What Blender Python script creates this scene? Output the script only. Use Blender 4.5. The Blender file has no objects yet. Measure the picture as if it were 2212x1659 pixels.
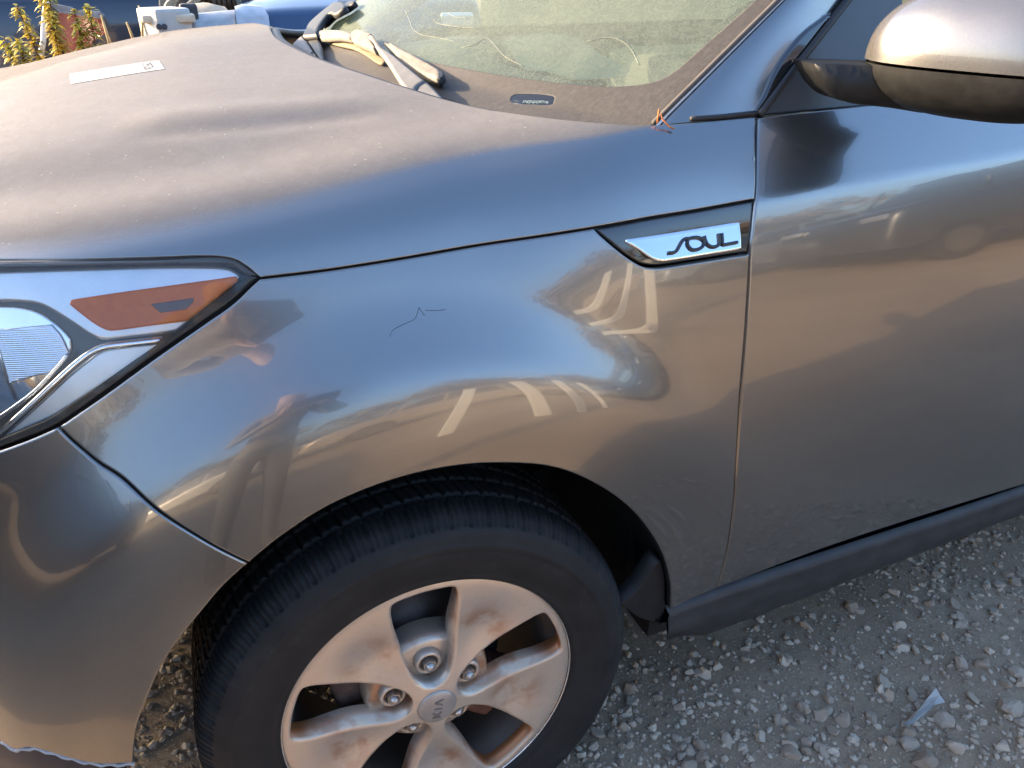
import bpy, bmesh, math, random
import numpy as np
from mathutils import Vector, Matrix
from mathutils.bvhtree import BVHTree
from mathutils.geometry import delaunay_2d_cdt
R = math.radians
random.seed(7); rng = np.random.default_rng(7)
scene = bpy.context.scene
COL = scene.collection

# ------------------------------------------------------------------ camera
# x runs towards the car's rear, y away from the photographer, z up; metres.
PW, PH = 2212.0, 1659.0
CAM = np.array([-0.213635, -0.745511, 1.269427]); YAW, PITCH, ROLL, FPX = 0.424237, 0.507056, 0.0079053, 1664.43
def cam_axes():
    cy, sy = math.cos(YAW), math.sin(YAW)
    f = np.array([sy*math.cos(PITCH), cy*math.cos(PITCH), -math.sin(PITCH)])
    r = np.array([cy, -sy, 0.0]); u = np.cross(r, f)
    c, s = math.cos(ROLL), math.sin(ROLL)
    return c*r+s*u, -s*r+c*u, f
CR, CU, CF = cam_axes()
def raydir(p): return CF + (p[0]-PW/2)/FPX*CR - (p[1]-PH/2)/FPX*CU
def at_y(p, y):
    d = raydir(p); return CAM + d*(y-CAM[1])/d[1]
def at_z(p, z):
    d = raydir(p); return CAM + d*(z-CAM[2])/d[2]
cd = bpy.data.cameras.new('camera'); co = bpy.data.objects.new('camera', cd); COL.objects.link(co)
cd.sensor_fit = 'HORIZONTAL'; cd.sensor_width = 36.0; cd.lens = 36.0*FPX/PW
cd.clip_start = 0.02; cd.clip_end = 3000
M = Matrix(((CR[0], CU[0], -CF[0], CAM[0]), (CR[1], CU[1], -CF[1], CAM[1]), (CR[2], CU[2], -CF[2], CAM[2]), (0, 0, 0, 1)))
co.matrix_world = M; scene.camera = co

# ------------------------------------------------------------------ sky, sun, exposure
SUN_EL, SUN_AZ = R(21), R(-51)          # azimuth from +y towards +x
world = bpy.data.worlds.new('World'); scene.world = world; world.use_nodes = True
wn = world.node_tree.nodes; wl = world.node_tree.links
sky = wn.new('ShaderNodeTexSky'); sky.sky_type = 'NISHITA'; sky.sun_disc = False
sky.sun_elevation = SUN_EL; sky.sun_rotation = SUN_AZ; sky.air_density = 1.0; sky.dust_density = 4.0; sky.ozone_density = 2.0
hs_ = wn.new('ShaderNodeHueSaturation'); hs_.inputs['Saturation'].default_value = 1.06; hs_.inputs['Value'].default_value = 1.0
hz_ = wn.new('ShaderNodeMix'); hz_.data_type = 'RGBA'; hz_.inputs[0].default_value = .10; hz_.inputs[7].default_value = (0.85, 1.9, 4.3, 1)   # thin even veil of blue
wl.new(sky.outputs[0], hz_.inputs[6]); wl.new(hz_.outputs[2], hs_.inputs['Color']); wl.new(hs_.outputs[0], wn['Background'].inputs[0]); wn['Background'].inputs[1].default_value = 0.14
sl = bpy.data.lights.new('sun', 'SUN'); sl.energy = 3.6; sl.angle = R(0.5); sl.color = (1.0, 0.74, 0.46)
so = bpy.data.objects.new('sun', sl); COL.objects.link(so)
sdir = Vector((math.sin(SUN_AZ)*math.cos(SUN_EL), math.cos(SUN_AZ)*math.cos(SUN_EL), math.sin(SUN_EL)))
so.rotation_euler = sdir.to_track_quat('Z', 'Y').to_euler(); so.location = sdir*30
scene.view_settings.view_transform = 'Standard'; scene.view_settings.look = 'None'
scene.view_settings.exposure = 2.35; scene.view_settings.gamma = 1.0
scene.cycles.max_bounces = 8; scene.cycles.transparent_max_bounces = 12
scene.cycles.caustics_reflective = False; scene.cycles.caustics_refractive = False
scene.cycles.sample_clamp_indirect = 6.0

# ------------------------------------------------------------------ materials
MATS = {}
def nodes_of(name):
    m = bpy.data.materials.new(name); m.use_nodes = True
    nt = m.node_tree; b = nt.nodes['Principled BSDF']; MATS[name] = m
    return m, nt, b
def setp(b, **k):
    for kk, v in k.items():
        key = kk.replace('_', ' ')
        if isinstance(v, tuple) and len(v) == 3: v = (*v, 1.0)
        b.inputs[key].default_value = v
def N(nt, t, **k):
    n = nt.nodes.new(t)
    for kk, v in k.items():
        if kk.startswith('i_'): n.inputs[kk[2:].replace('_', ' ')].default_value = v
        else: setattr(n, kk, v)
    return n
def obj_coord(nt): return N(nt, 'ShaderNodeTexCoord').outputs['Object']
def noise(nt, vec, scale, detail=4, rough=.55, dist=0.0):
    n = N(nt, 'ShaderNodeTexNoise'); n.inputs['Scale'].default_value = scale; n.inputs['Detail'].default_value = detail
    n.inputs['Roughness'].default_value = rough; n.inputs['Distortion'].default_value = dist
    nt.links.new(vec, n.inputs['Vector']); return n.outputs['Fac']
def ramp(nt, fac, lo, hi, c0=(0, 0, 0), c1=(1, 1, 1)):
    r = N(nt, 'ShaderNodeValToRGB'); e = r.color_ramp.elements
    e[0].position = lo; e[1].position = hi; e[0].color = (*c0, 1); e[1].color = (*c1, 1)
    nt.links.new(fac, r.inputs[0]); return r.outputs[0]
def maprange(nt, v, a, b, c=0.0, d=1.0, smooth=True):
    n = N(nt, 'ShaderNodeMapRange'); n.interpolation_type = 'SMOOTHSTEP' if smooth else 'LINEAR'
    for i, x in zip((1, 2, 3, 4), (a, b, c, d)): n.inputs[i].default_value = x
    nt.links.new(v, n.inputs[0]); return n.outputs[0]
def math2(nt, op, a, b):
    n = N(nt, 'ShaderNodeMath', operation=op)
    for i, x in enumerate((a, b)):
        if hasattr(x, 'links'): nt.links.new(x, n.inputs[i])
        else: n.inputs[i].default_value = x
    return n.outputs[0]
def mixc(nt, fac, a, b):
    n = N(nt, 'ShaderNodeMix', data_type='RGBA')
    if hasattr(fac, 'links'): nt.links.new(fac, n.inputs[0])
    else: n.inputs[0].default_value = fac
    for i, x in ((6, a), (7, b)):
        if hasattr(x, 'links'): nt.links.new(x, n.inputs[i])
        else: n.inputs[i].default_value = (*x, 1)
    return n.outputs[2]
def bump(nt, b, h, strength=.3, dist=.002):
    n = N(nt, 'ShaderNodeBump'); n.inputs['Strength'].default_value = strength; n.inputs['Distance'].default_value = dist
    nt.links.new(h, n.inputs['Height']); nt.links.new(n.outputs[0], b.inputs['Normal']); return n
def simple(name, col, rough=.5, metal=0.0, coat=0.0, var=.15, nscale=30, bstr=0.0, **k):
    m, nt, b = nodes_of(name)
    oc = obj_coord(nt); f = noise(nt, oc, nscale, 5)
    c1 = tuple(max(0, c*(1-var)) for c in col); c2 = tuple(min(1, c*(1+var)) for c in col)
    nt.links.new(ramp(nt, f, .3, .7, c1, c2), b.inputs['Base Color'])
    setp(b, Roughness=rough, Metallic=metal, Coat_Weight=coat, **k)
    if bstr: bump(nt, b, noise(nt, oc, nscale*6, 6), bstr, .001)
    return m

def make_paint(name='car_paint', film0=.012):
    m, nt, b = nodes_of(name)
    oc = obj_coord(nt); geo = N(nt, 'ShaderNodeNewGeometry')
    sep = N(nt, 'ShaderNodeSeparateXYZ'); nt.links.new(geo.outputs['Normal'], sep.inputs[0])
    setp(b, Metallic=.9, Roughness=.26, Coat_Weight=1.0, Coat_Roughness=.03, Coat_IOR=1.6)
    flake = noise(nt, oc, 2600, 1)
    base = ramp(nt, flake, .35, .7, (.155, .152, .148), (.275, .27, .262))
    # settled dust: lies on faces that look upwards, thinner where rain ran off
    n1 = noise(nt, oc, 9, 5, .6); n2 = noise(nt, oc, 160, 5, .7)
    lie = maprange(nt, sep.outputs['Z'], .84, .89)
    speck = ramp(nt, n2, .25, .75, (.86,)*3, (1, 1, 1))
    d = math2(nt, 'MULTIPLY', lie, maprange(nt, n1, .15, .55, .93, .99))
    d = math2(nt, 'MULTIPLY', d, speck)
    # rain trails at the hood's front edge and a thin film low on the sides
    sx = N(nt, 'ShaderNodeSeparateXYZ'); nt.links.new(oc, sx.inputs[0])
    low = maprange(nt, sx.outputs['Z'], .62, .25)
    lowd = math2(nt, 'MULTIPLY', low, maprange(nt, noise(nt, oc, 14, 6), .4, .75, .0, .10))
    film = math2(nt, 'ADD', lowd, maprange(nt, noise(nt, oc, 7, 7, .7), .4, .75, film0, film0+.04))
    vs_ = N(nt, 'ShaderNodeTexVoronoi'); vs_.inputs['Scale'].default_value = 38; nt.links.new(oc, vs_.inputs['Vector'])
    sp_ = math2(nt, 'MULTIPLY', maprange(nt, vs_.outputs['Distance'], .055, .025), maprange(nt, noise(nt, oc, 23, 2), .60, .64))
    film = math2(nt, 'MAXIMUM', film, math2(nt, 'MULTIPLY', sp_, .35))
    fac = math2(nt, 'MAXIMUM', d, film)
    dn = noise(nt, oc, 700, 4, .7)
    dust = nt.nodes.new('ShaderNodeBsdfPrincipled')
    nt.links.new(ramp(nt, dn, .3, .72, (.33, .295, .255), (.62, .56, .49)), dust.inputs['Base Color'])
    vo_ = N(nt, 'ShaderNodeTexVoronoi'); vo_.inputs['Scale'].default_value = 85; nt.links.new(oc, vo_.inputs['Vector'])
    fl_ = math2(nt, 'MULTIPLY', maprange(nt, vo_.outputs['Distance'], .16, .05), maprange(nt, noise(nt, oc, 40, 2), .52, .6))
    dcol = ramp(nt, dn, .3, .72, (.140, .127, .114), (.200, .183, .167))
    dcol = mixc(nt, maprange(nt, noise(nt, oc, 45, 6, .75, .6), .35, .68, .0, .55), dcol, (.138, .124, .112))
    nt.links.new(mixc(nt, math2(nt, 'MULTIPLY', fl_, .5), dcol, (.40, .37, .33)), dust.inputs['Base Color'])
    dust.inputs['Roughness'].default_value = .85; dust.inputs['Specular IOR Level'].default_value = .03
    bd = N(nt, 'ShaderNodeBump'); bd.inputs['Strength'].default_value = .2; bd.inputs['Distance'].default_value = .0012
    nt.links.new(dn, bd.inputs['Height']); nt.links.new(bd.outputs[0], dust.inputs['Normal'])
    nt.links.new(base, b.inputs['Base Color'])
    mx = N(nt, 'ShaderNodeMixShader'); nt.links.new(fac, mx.inputs[0]); nt.links.new(b.outputs[0], mx.inputs[1]); nt.links.new(dust.outputs[0], mx.inputs[2])
    nt.links.new(mx.outputs[0], nt.nodes['Material Output'].inputs[0])
    return m
PAINT = make_paint(film0=.0); PAINT_FILM = make_paint('car_paint_dust_film', .24)
BLACK_GLOSS = simple('gloss_black_plastic', (.012, .013, .015), .12, coat=1.0, var=.1)
BLACK_PLASTIC = simple('black_plastic', (.012, .0125, .0135), .5, var=.25, nscale=40, bstr=.15, Specular_IOR_Level=.3)
DUSTY_PLASTIC = simple('dusty_black_plastic', (.013, .013, .013), .6, var=.35, nscale=60, bstr=.2, Specular_IOR_Level=.15)
GAP_BLACK = simple('shadow_gap_black', (.006, .006, .006), .8)
RUBBER_SEAL = simple('rubber_seal', (.01, .01, .011), .55)
CHROME = simple('chrome', (.78, .78, .78), .06, 1.0, var=.02)
SATIN_SILVER = simple('satin_silver_reflector', (.74, .76, .78), .30, .75, var=.05)
AMBER = simple('amber_reflector_plastic', (1.0, .20, .02), .45, .0, coat=.0, var=.12, nscale=60)
AMBER_DARK = simple('dark_amber_window', (.12, .035, .012), .25, coat=.6)
DARK_BEZEL = simple('dark_bezel', (.075, .068, .06), .32, coat=.4, var=.1)
WIPER_GREY = simple('dusty_wiper_plastic', (.115, .112, .106), .65, var=.2, nscale=50, bstr=.2)
WIPER_TAN = simple('sun_faded_wiper_blade', (.18, .155, .12), .75, var=.25, nscale=60, bstr=.3)
def make_glass(name, tint, refl=1.0, dust=0.0, dcol=(.5, .52, .45)):
    m, nt, b = nodes_of(name); nt.nodes.remove(b)
    tr = N(nt, 'ShaderNodeBsdfTransparent'); tr.inputs[0].default_value = (*tint, 1)
    gl = N(nt, 'ShaderNodeBsdfGlossy'); gl.inputs['Roughness'].default_value = .02
    fr = N(nt, 'ShaderNodeFresnel'); fr.inputs[0].default_value = 1.5
    mx = N(nt, 'ShaderNodeMixShader'); nt.links.new(fr.outputs[0], mx.inputs[0]); nt.links.new(tr.outputs[0], mx.inputs[1]); nt.links.new(gl.outputs[0], mx.inputs[2])
    out = mx.outputs[0]
    if dust:
        oc = obj_coord(nt)
        df = N(nt, 'ShaderNodeBsdfDiffuse'); df.inputs[0].default_value = (*dcol, 1)
        tl = N(nt, 'ShaderNodeBsdfTranslucent'); tl.inputs[0].default_value = (*dcol, 1)
        ds = N(nt, 'ShaderNodeMixShader'); ds.inputs[0].default_value = .35
        nt.links.new(df.outputs[0], ds.inputs[1]); nt.links.new(tl.outputs[0], ds.inputs[2])
        w = noise(nt, oc, 55, 6, .72, 1.2); n0 = noise(nt, oc, 5, 4, .6, .6)
        thread = ramp(nt, math2(nt, 'ABSOLUTE', math2(nt, 'SUBTRACT', w, .5), 0.0), .0, .035, (1, 1, 1), (0, 0, 0))
        f = math2(nt, 'ADD', math2(nt, 'MULTIPLY', maprange(nt, n0, .3, .7, .55, 1.0), dust), math2(nt, 'MULTIPLY', thread, dust*.45))
        m2 = N(nt, 'ShaderNodeMixShader'); nt.links.new(f, m2.inputs[0]); nt.links.new(out, m2.inputs[1]); nt.links.new(ds.outputs[0], m2.inputs[2]); out = m2.outputs[0]
    nt.links.new(out, nt.nodes['Material Output'].inputs[0]); return m
LENS = make_glass('clear_lamp_lens', (.93, .94, .95), dust=.05, dcol=(.6, .58, .52))
WINDSCREEN = make_glass('dusty_windscreen_glass', (.70, .84, .76), dust=.62, dcol=(.215, .245, .195))
SIDE_GLASS = make_glass('side_window_glass', (.25, .33, .30), dust=.05)

# ------------------------------------------------------------------ object helpers
def tag(o, label=None, cat=None, group=None, kind=None):
    for k, v in (('label', label), ('category', cat), ('group', group), ('kind', kind)):
        if v: o[k] = v
    return o
def empty(name, loc=(0, 0, 0), parent=None):
    o = bpy.data.objects.new(name, None); COL.objects.link(o); o.location = loc
    o.empty_display_size = .1
    if parent: o.parent = parent
    return o
def link(name, me, mat, parent=None):
    o = bpy.data.objects.new(name, me); COL.objects.link(o)
    if mat is not None and len(me.materials) == 0: me.materials.append(mat)
    if parent: o.parent = parent
    return o
def mesh_obj(name, V, F, mat, parent=None, smooth=True, normals=None):
    me = bpy.data.meshes.new(name)
    me.from_pydata([tuple(map(float, v)) for v in V], [], [tuple(map(int, f)) for f in F])
    if smooth: me.polygons.foreach_set('use_smooth', [True]*len(me.polygons))
    me.update()
    if normals is not None: me.normals_split_custom_set_from_vertices([tuple(map(float, n)) for n in normals])
    return link(name, me, mat, parent)
def bm_obj(name, bm, mat, parent=None, smooth=False):
    me = bpy.data.meshes.new(name); bm.normal_update(); bm.to_mesh(me); bm.free()
    if smooth: me.polygons.foreach_set('use_smooth', [True]*len(me.polygons))
    return link(name, me, mat, parent)
def bm_box(bm, c, s, rot=None, bev=0.0):
    r = bmesh.ops.create_cube(bm, size=1.0); vs = r['verts']
    mat = Matrix.Translation(c) @ (rot.to_4x4() if rot else Matrix.Identity(4)) @ Matrix.Diagonal((*s, 1))
    bmesh.ops.transform(bm, matrix=mat, verts=vs)
    if bev:
        es = list({e for v in vs for e in v.link_edges})
        bmesh.ops.bevel(bm, geom=es, offset=bev, segments=2, affect='EDGES', profile=.6)
def tube(name, pts, rad, mat, parent=None, seg=8, closed=False, squash=None):
    P = [np.array(p, float) for p in pts]; n = len(P); V = []; F = []
    rads = rad if hasattr(rad, '__len__') else [rad]*n
    up = np.array([0.0, 0.0, 1.0]); prev = None
    for i in range(n):
        a = P[i-1] if (i > 0 or closed) else P[i]; b = P[(i+1) % n] if (i < n-1 or closed) else P[i]
        t = b-a; t = t/(np.linalg.norm(t)+1e-12)
        s = np.cross(t, up) if prev is None else prev-t*np.dot(prev, t)
        if np.linalg.norm(s) < 1e-6: s = np.cross(t, np.array([1.0, 0, 0]))
        s = s/np.linalg.norm(s); prev = s; q = np.cross(s, t)
        for k in range(seg):
            an = 2*math.pi*k/seg; V.append(P[i]+rads[i]*(math.cos(an)*s+math.sin(an)*q))
    m = n if closed else n-1
    for i in range(m):
        j = (i+1) % n
        for k in range(seg):
            k2 = (k+1) % seg; F.append((i*seg+k, i*seg+k2, j*seg+k2, j*seg+k))
    if not closed:
        F.append(tuple(range(seg-1, -1, -1))); F.append(tuple((n-1)*seg+k for k in range(seg)))
    return mesh_obj(name, V, F, mat, parent)
def crom(pts, step, closed=False):
    """Catmull-Rom through points, resampled about every step."""
    P = np.array(pts, float); n = len(P)
    if n == 2: Q = P
    else:
        out = []
        rngi = range(n) if closed else range(n-1)
        for i in rngi:
            p0 = P[(i-1) % n] if (closed or i > 0) else 2*P[0]-P[1]
            p1 = P[i]; p2 = P[(i+1) % n]
            p3 = P[(i+2) % n] if (closed or i+2 < n) else 2*P[-1]-P[-2]
            for t in np.linspace(0, 1, 13)[:-1]:
                out.append(.5*((2*p1)+(-p0+p2)*t+(2*p0-5*p1+4*p2-p3)*t*t+(-p0+3*p1-3*p2+p3)*t**3))
        if not closed: out.append(P[-1])
        Q = np.array(out)
    if closed: Q = np.vstack([Q, Q[:1]])
    d = np.r_[0, np.cumsum(np.linalg.norm(np.diff(Q, axis=0), axis=1))]
    m = max(2, int(round(d[-1]/step))+1); s = np.linspace(0, d[-1], m)
    Q = np.stack([np.interp(s, d, Q[:, k]) for k in range(Q.shape[1])], 1)
    return Q[:-1] if closed else Q

# ------------------------------------------------------------------ surfaces
class Surf:
    """Smooth surface on a regular (a,b) grid, bicubic."""
    def __init__(s, A, B, P, out):
        s.A, s.B, s.P, s.out = A, B, P, np.array(out, float); s.bvh = None
        s.da, s.db = A[1]-A[0], B[1]-B[0]
    def ev(s, a, b):
        a = np.atleast_1d(np.asarray(a, float)); b = np.atleast_1d(np.asarray(b, float))
        fa = (a-s.A[0])/s.da; fb = (b-s.B[0])/s.db
        ia = np.clip(np.floor(fa).astype(int), 1, len(s.A)-3); ib = np.clip(np.floor(fb).astype(int), 1, len(s.B)-3)
        ta = np.clip(fa-ia, -1, 2); tb = np.clip(fb-ib, -1, 2)
        def w(t): return np.stack([-.5*t+t*t-.5*t**3, 1-2.5*t*t+1.5*t**3, .5*t+2*t*t-1.5*t**3, -.5*t*t+.5*t**3], 0)
        wa, wb = w(ta), w(tb); r = 0
        for i in range(4):
            for j in range(4): r = r+(wa[i]*wb[j])[:, None]*s.P[ia+i-1, ib+j-1]
        return r
    def nrm(s, a, b, h=.35):
        ha, hb = s.da*h, s.db*h
        n = np.cross(s.ev(np.asarray(a)+ha, b)-s.ev(np.asarray(a)-ha, b), s.ev(a, np.asarray(b)+hb)-s.ev(a, np.asarray(b)-hb))
        n = n/(np.linalg.norm(n, axis=1)[:, None]+1e-15)
        return n*np.sign((n@s.out))[:, None]
    def offset(s, d):
        AA, BB = np.meshgrid(s.A, s.B, indexing='ij'); n = s.nrm(AA.ravel(), BB.ravel()).reshape(*AA.shape, 3)
        return Surf(s.A, s.B, s.P+n*d, s.out)
    def pix(s, pts):
        if s.bvh is None:
            na, nb = len(s.A), len(s.B); s.tri = []
            F = [(i*nb+j, (i+1)*nb+j, (i+1)*nb+j+1, i*nb+j+1) for i in range(na-1) for j in range(nb-1)]
            s.bvh = BVHTree.FromPolygons([Vector(v) for v in s.P.reshape(-1, 3)], F)
            s.nbq = nb-1
        out = []
        for p in pts:
            d = Vector(raydir(p)).normalized(); h = s.bvh.ray_cast(Vector(CAM), d)
            if h[0] is None:      # grazing: take the surface point nearest to the sight line
                pass
                h = min((s.bvh.find_nearest(Vector(CAM)+d*t) for t in np.linspace(.5, 3.2, 120)), key=lambda q: q[3])
            i, j = divmod(h[2], s.nbq); q = np.array(h[0]); a, b = s.A[i]+s.da/2, s.B[j]+s.db/2
            for _ in range(6):
                c = s.ev(a, b)[0]; ea = (s.ev(a+s.da*.1, b)[0]-c)/(s.da*.1); eb = (s.ev(a, b+s.db*.1)[0]-c)/(s.db*.1)
                J = np.stack([ea, eb], 1); st = np.linalg.lstsq(J, q-c, rcond=None)[0]; a += st[0]; b += st[1]
            out.append((a, b))
        return np.array(out)
def poly_inside(P, Q):
    x, y = P[:, 0], P[:, 1]; ins = np.zeros(len(P), bool); n = len(Q); j = n-1
    for i in range(n):
        xi, yi = Q[i]; xj, yj = Q[j]
        if yi != yj:
            c = ((yi > y) != (yj > y)) & (x < (xj-xi)*(y-yi)/(yj-yi)+xi); ins ^= c
        j = i
    return ins
def loop_out(L):
    """outward 2-D normals of a closed loop, and its area sign"""
    nx = np.roll(L, -1, 0)-np.roll(L, 1, 0); nx = nx/(np.linalg.norm(nx, axis=1)[:, None]+1e-12)
    ar = np.sum(L[:, 0]*np.roll(L[:, 1], -1)-np.roll(L[:, 0], -1)*L[:, 1])
    return np.stack([nx[:, 1], -nx[:, 0]], 1)*np.sign(ar)
def resample_loop(L, step):
    """keep corners, subdivide long edges, drop very short ones"""
    out = []
    n = len(L)
    for i in range(n):
        p, q = L[i], L[(i+1) % n]; d = np.linalg.norm(q-p)
        if d < step*.15: continue
        m = max(1, int(math.ceil(d/step)))
        for k in range(m): out.append(p+(q-p)*k/m)
    return np.array(out)
def panel(name, surf, loop, mat, parent=None, step=.008, scale=(1, 1), thick=.010, shrink=.0, rnd=.0022, drop=.0009, holes=(), lift=0.0, hole_taper=.2, hole_depth=None):
    """A sheet panel: outline in (a,b), rounded rim turned inwards by thick."""
    sc = np.array(scale, float)
    def prep(L, sgn):
        L = resample_loop(np.asarray(L, float)*sc, step*.9); o = loop_out(L)
        if shrink: L = L-o*shrink*sgn
        return L, o
    loops = [prep(loop, 1)]+[prep(h, -1) for h in holes]
    lo, hi = loops[0][0].min(0), loops[0][0].max(0)
    gx, gy = np.meshgrid(np.arange(lo[0], hi[0], step), np.arange(lo[1], hi[1], step), indexing='ij')
    G = np.stack([gx.ravel(), gy.ravel()], 1); G = G[poly_inside(G, loops[0][0])]
    for L, o in loops[1:]: G = G[~poly_inside(G, L)]
    rings = []
    for k, (L, o) in enumerate(loops): rings.append(L-o*rnd*(1 if k == 0 else -1))
    if len(G):
        allr = np.vstack([l[0] for l in loops]+rings); keep = np.ones(len(G), bool)
        for i0 in range(0, len(G), 2000):
            g = G[i0:i0+2000]; d = ((g[:, None]-allr[None])**2).sum(-1).min(1); keep[i0:i0+2000] = d > (step*.45)**2
        G = G[keep]
    pts = []; edges = []; spans = []
    for L, o in loops:
        s0 = len(pts); pts += [tuple(v) for v in L]; n = len(L); spans.append((s0, n))
        edges += [(s0+i, s0+(i+1) % n) for i in range(n)]
    nb = len(pts); pts += [tuple(v) for r_ in rings for v in r_]; pts += [tuple(v) for v in G]
    r = delaunay_2d_cdt([Vector(v) for v in pts], edges, [], 0, 1e-7)
    V2 = np.array([tuple(v) for v in r[0]]); tris = [t for t in r[2]]
    C = np.array([V2[list(t)].mean(0) for t in tris]); ok = poly_inside(C, loops[0][0])
    for L, o in loops[1:]: ok &= ~poly_inside(C, L)
    tris = [t for t, k in zip(tris, ok) if k]
    mp = {}
    for oi, orig in enumerate(r[3]):
        for q in orig: mp[q] = oi
    A, B = V2[:, 0]/sc[0], V2[:, 1]/sc[1]
    P3 = surf.ev(A, B); N3 = surf.nrm(A, B); P3 = P3+N3*lift
    V = list(P3); NN = list(N3)
    F = []
    for t in tris:
        nn = np.cross(P3[t[1]]-P3[t[0]], P3[t[2]]-P3[t[0]])
        F.append(t if nn@N3[t[0]] > 0 else t[::-1])
    for k, (s0, n) in enumerate(spans):
        o = loops[k][1]*(1 if k == 0 else -1); ids = [mp[s0+i] for i in range(n)]
        A0 = V2[ids]; eps = 1e-4
        Pn = surf.ev((A0[:, 0]+o[:, 0]*eps)/sc[0], (A0[:, 1]+o[:, 1]*eps)/sc[1])-surf.ev(A0[:, 0]/sc[0], A0[:, 1]/sc[1])
        Pn = Pn/(np.linalg.norm(Pn, axis=1)[:, None]+1e-15)
        base = len(V); dep = thick if (k == 0 or hole_depth is None) else hole_depth
        for i, vi in enumerate(ids):
            V[vi] = P3[vi]-N3[vi]*drop; m_ = N3[vi]+Pn[i]; NN[vi] = m_/np.linalg.norm(m_)
            V.append(P3[vi]-N3[vi]*dep+(0 if k == 0 else Pn[i]*dep*hole_taper)); NN.append(Pn[i] if k == 0 else (Pn[i]+N3[vi]*hole_taper)/np.linalg.norm(Pn[i]+N3[vi]*hole_taper))
        for i in range(n):
            j = (i+1) % n; q = [ids[i], ids[j], base+j, base+i]
            nn = np.cross(V[q[1]]-V[q[0]], V[q[3]]-V[q[0]])
            F.append(tuple(q) if nn@Pn[i] > 0 else tuple(q[::-1]))
    return mesh_obj(name, V, F, mat, parent, True, NN)
def ribbon(name, surf, line, width, depth, mat, parent):
    """dark strip behind a shut line"""
    L = np.asarray(line, float); t = np.gradient(L, axis=0); t /= np.linalg.norm(t, axis=1)[:, None]
    o = np.stack([t[:, 1], -t[:, 0]], 1); V = []; F = []
    for s in (-1, 1):
        q = L+o*width*s; V.append(surf.ev(q[:, 0], q[:, 1])-surf.nrm(q[:, 0], q[:, 1])*depth)
    n = len(L); V = np.vstack(V); F = [(i, i+1, n+i+1, n+i) for i in range(n-1)]
    return mesh_obj(name, V, F, mat, parent)
def interp2(xs_t, tab_fn, x): return np.interp(x, xs_t, tab_fn)
def cubic_interp(xt, yt, x):
    """smooth (pchip-like, monotone) 1-D interpolation"""
    xt = np.asarray(xt, float); yt = np.asarray(yt, float); h = np.diff(xt); dl = np.diff(yt)/h
    m = np.zeros(len(xt)); m[0], m[-1] = dl[0], dl[-1]
    for i in range(1, len(xt)-1):
        m[i] = 0 if dl[i-1]*dl[i] <= 0 else 2*dl[i-1]*dl[i]/(dl[i-1]+dl[i])
    x = np.clip(x, xt[0], xt[-1]); i = np.clip(np.searchsorted(xt, x)-1, 0, len(h)-1); t = (x-xt[i])/h[i]
    return ((1+2*t)*(1-t)**2*yt[i]+t*(1-t)**2*h[i]*m[i]+t*t*(3-2*t)*yt[i+1]+t*t*(t-1)*h[i]*m[i+1])
def gsmooth(A, sig, axis):
    k = int(max(1, round(3*sig))); w = np.exp(-.5*(np.arange(-k, k+1)/max(sig, 1e-6))**2); w /= w.sum()
    pad = [(0, 0)]*A.ndim; pad[axis] = (k, k); Q = np.pad(A, pad, mode='edge')
    return np.apply_along_axis(lambda v: np.convolve(v, w, 'valid'), axis, Q)
sstep = lambda t: (lambda c: c*c*(3-2*c))(np.clip(t, 0, 1))

YC = 0.875                                   # the car's centre plane
ARCH = (0.0, 0.33)
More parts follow.
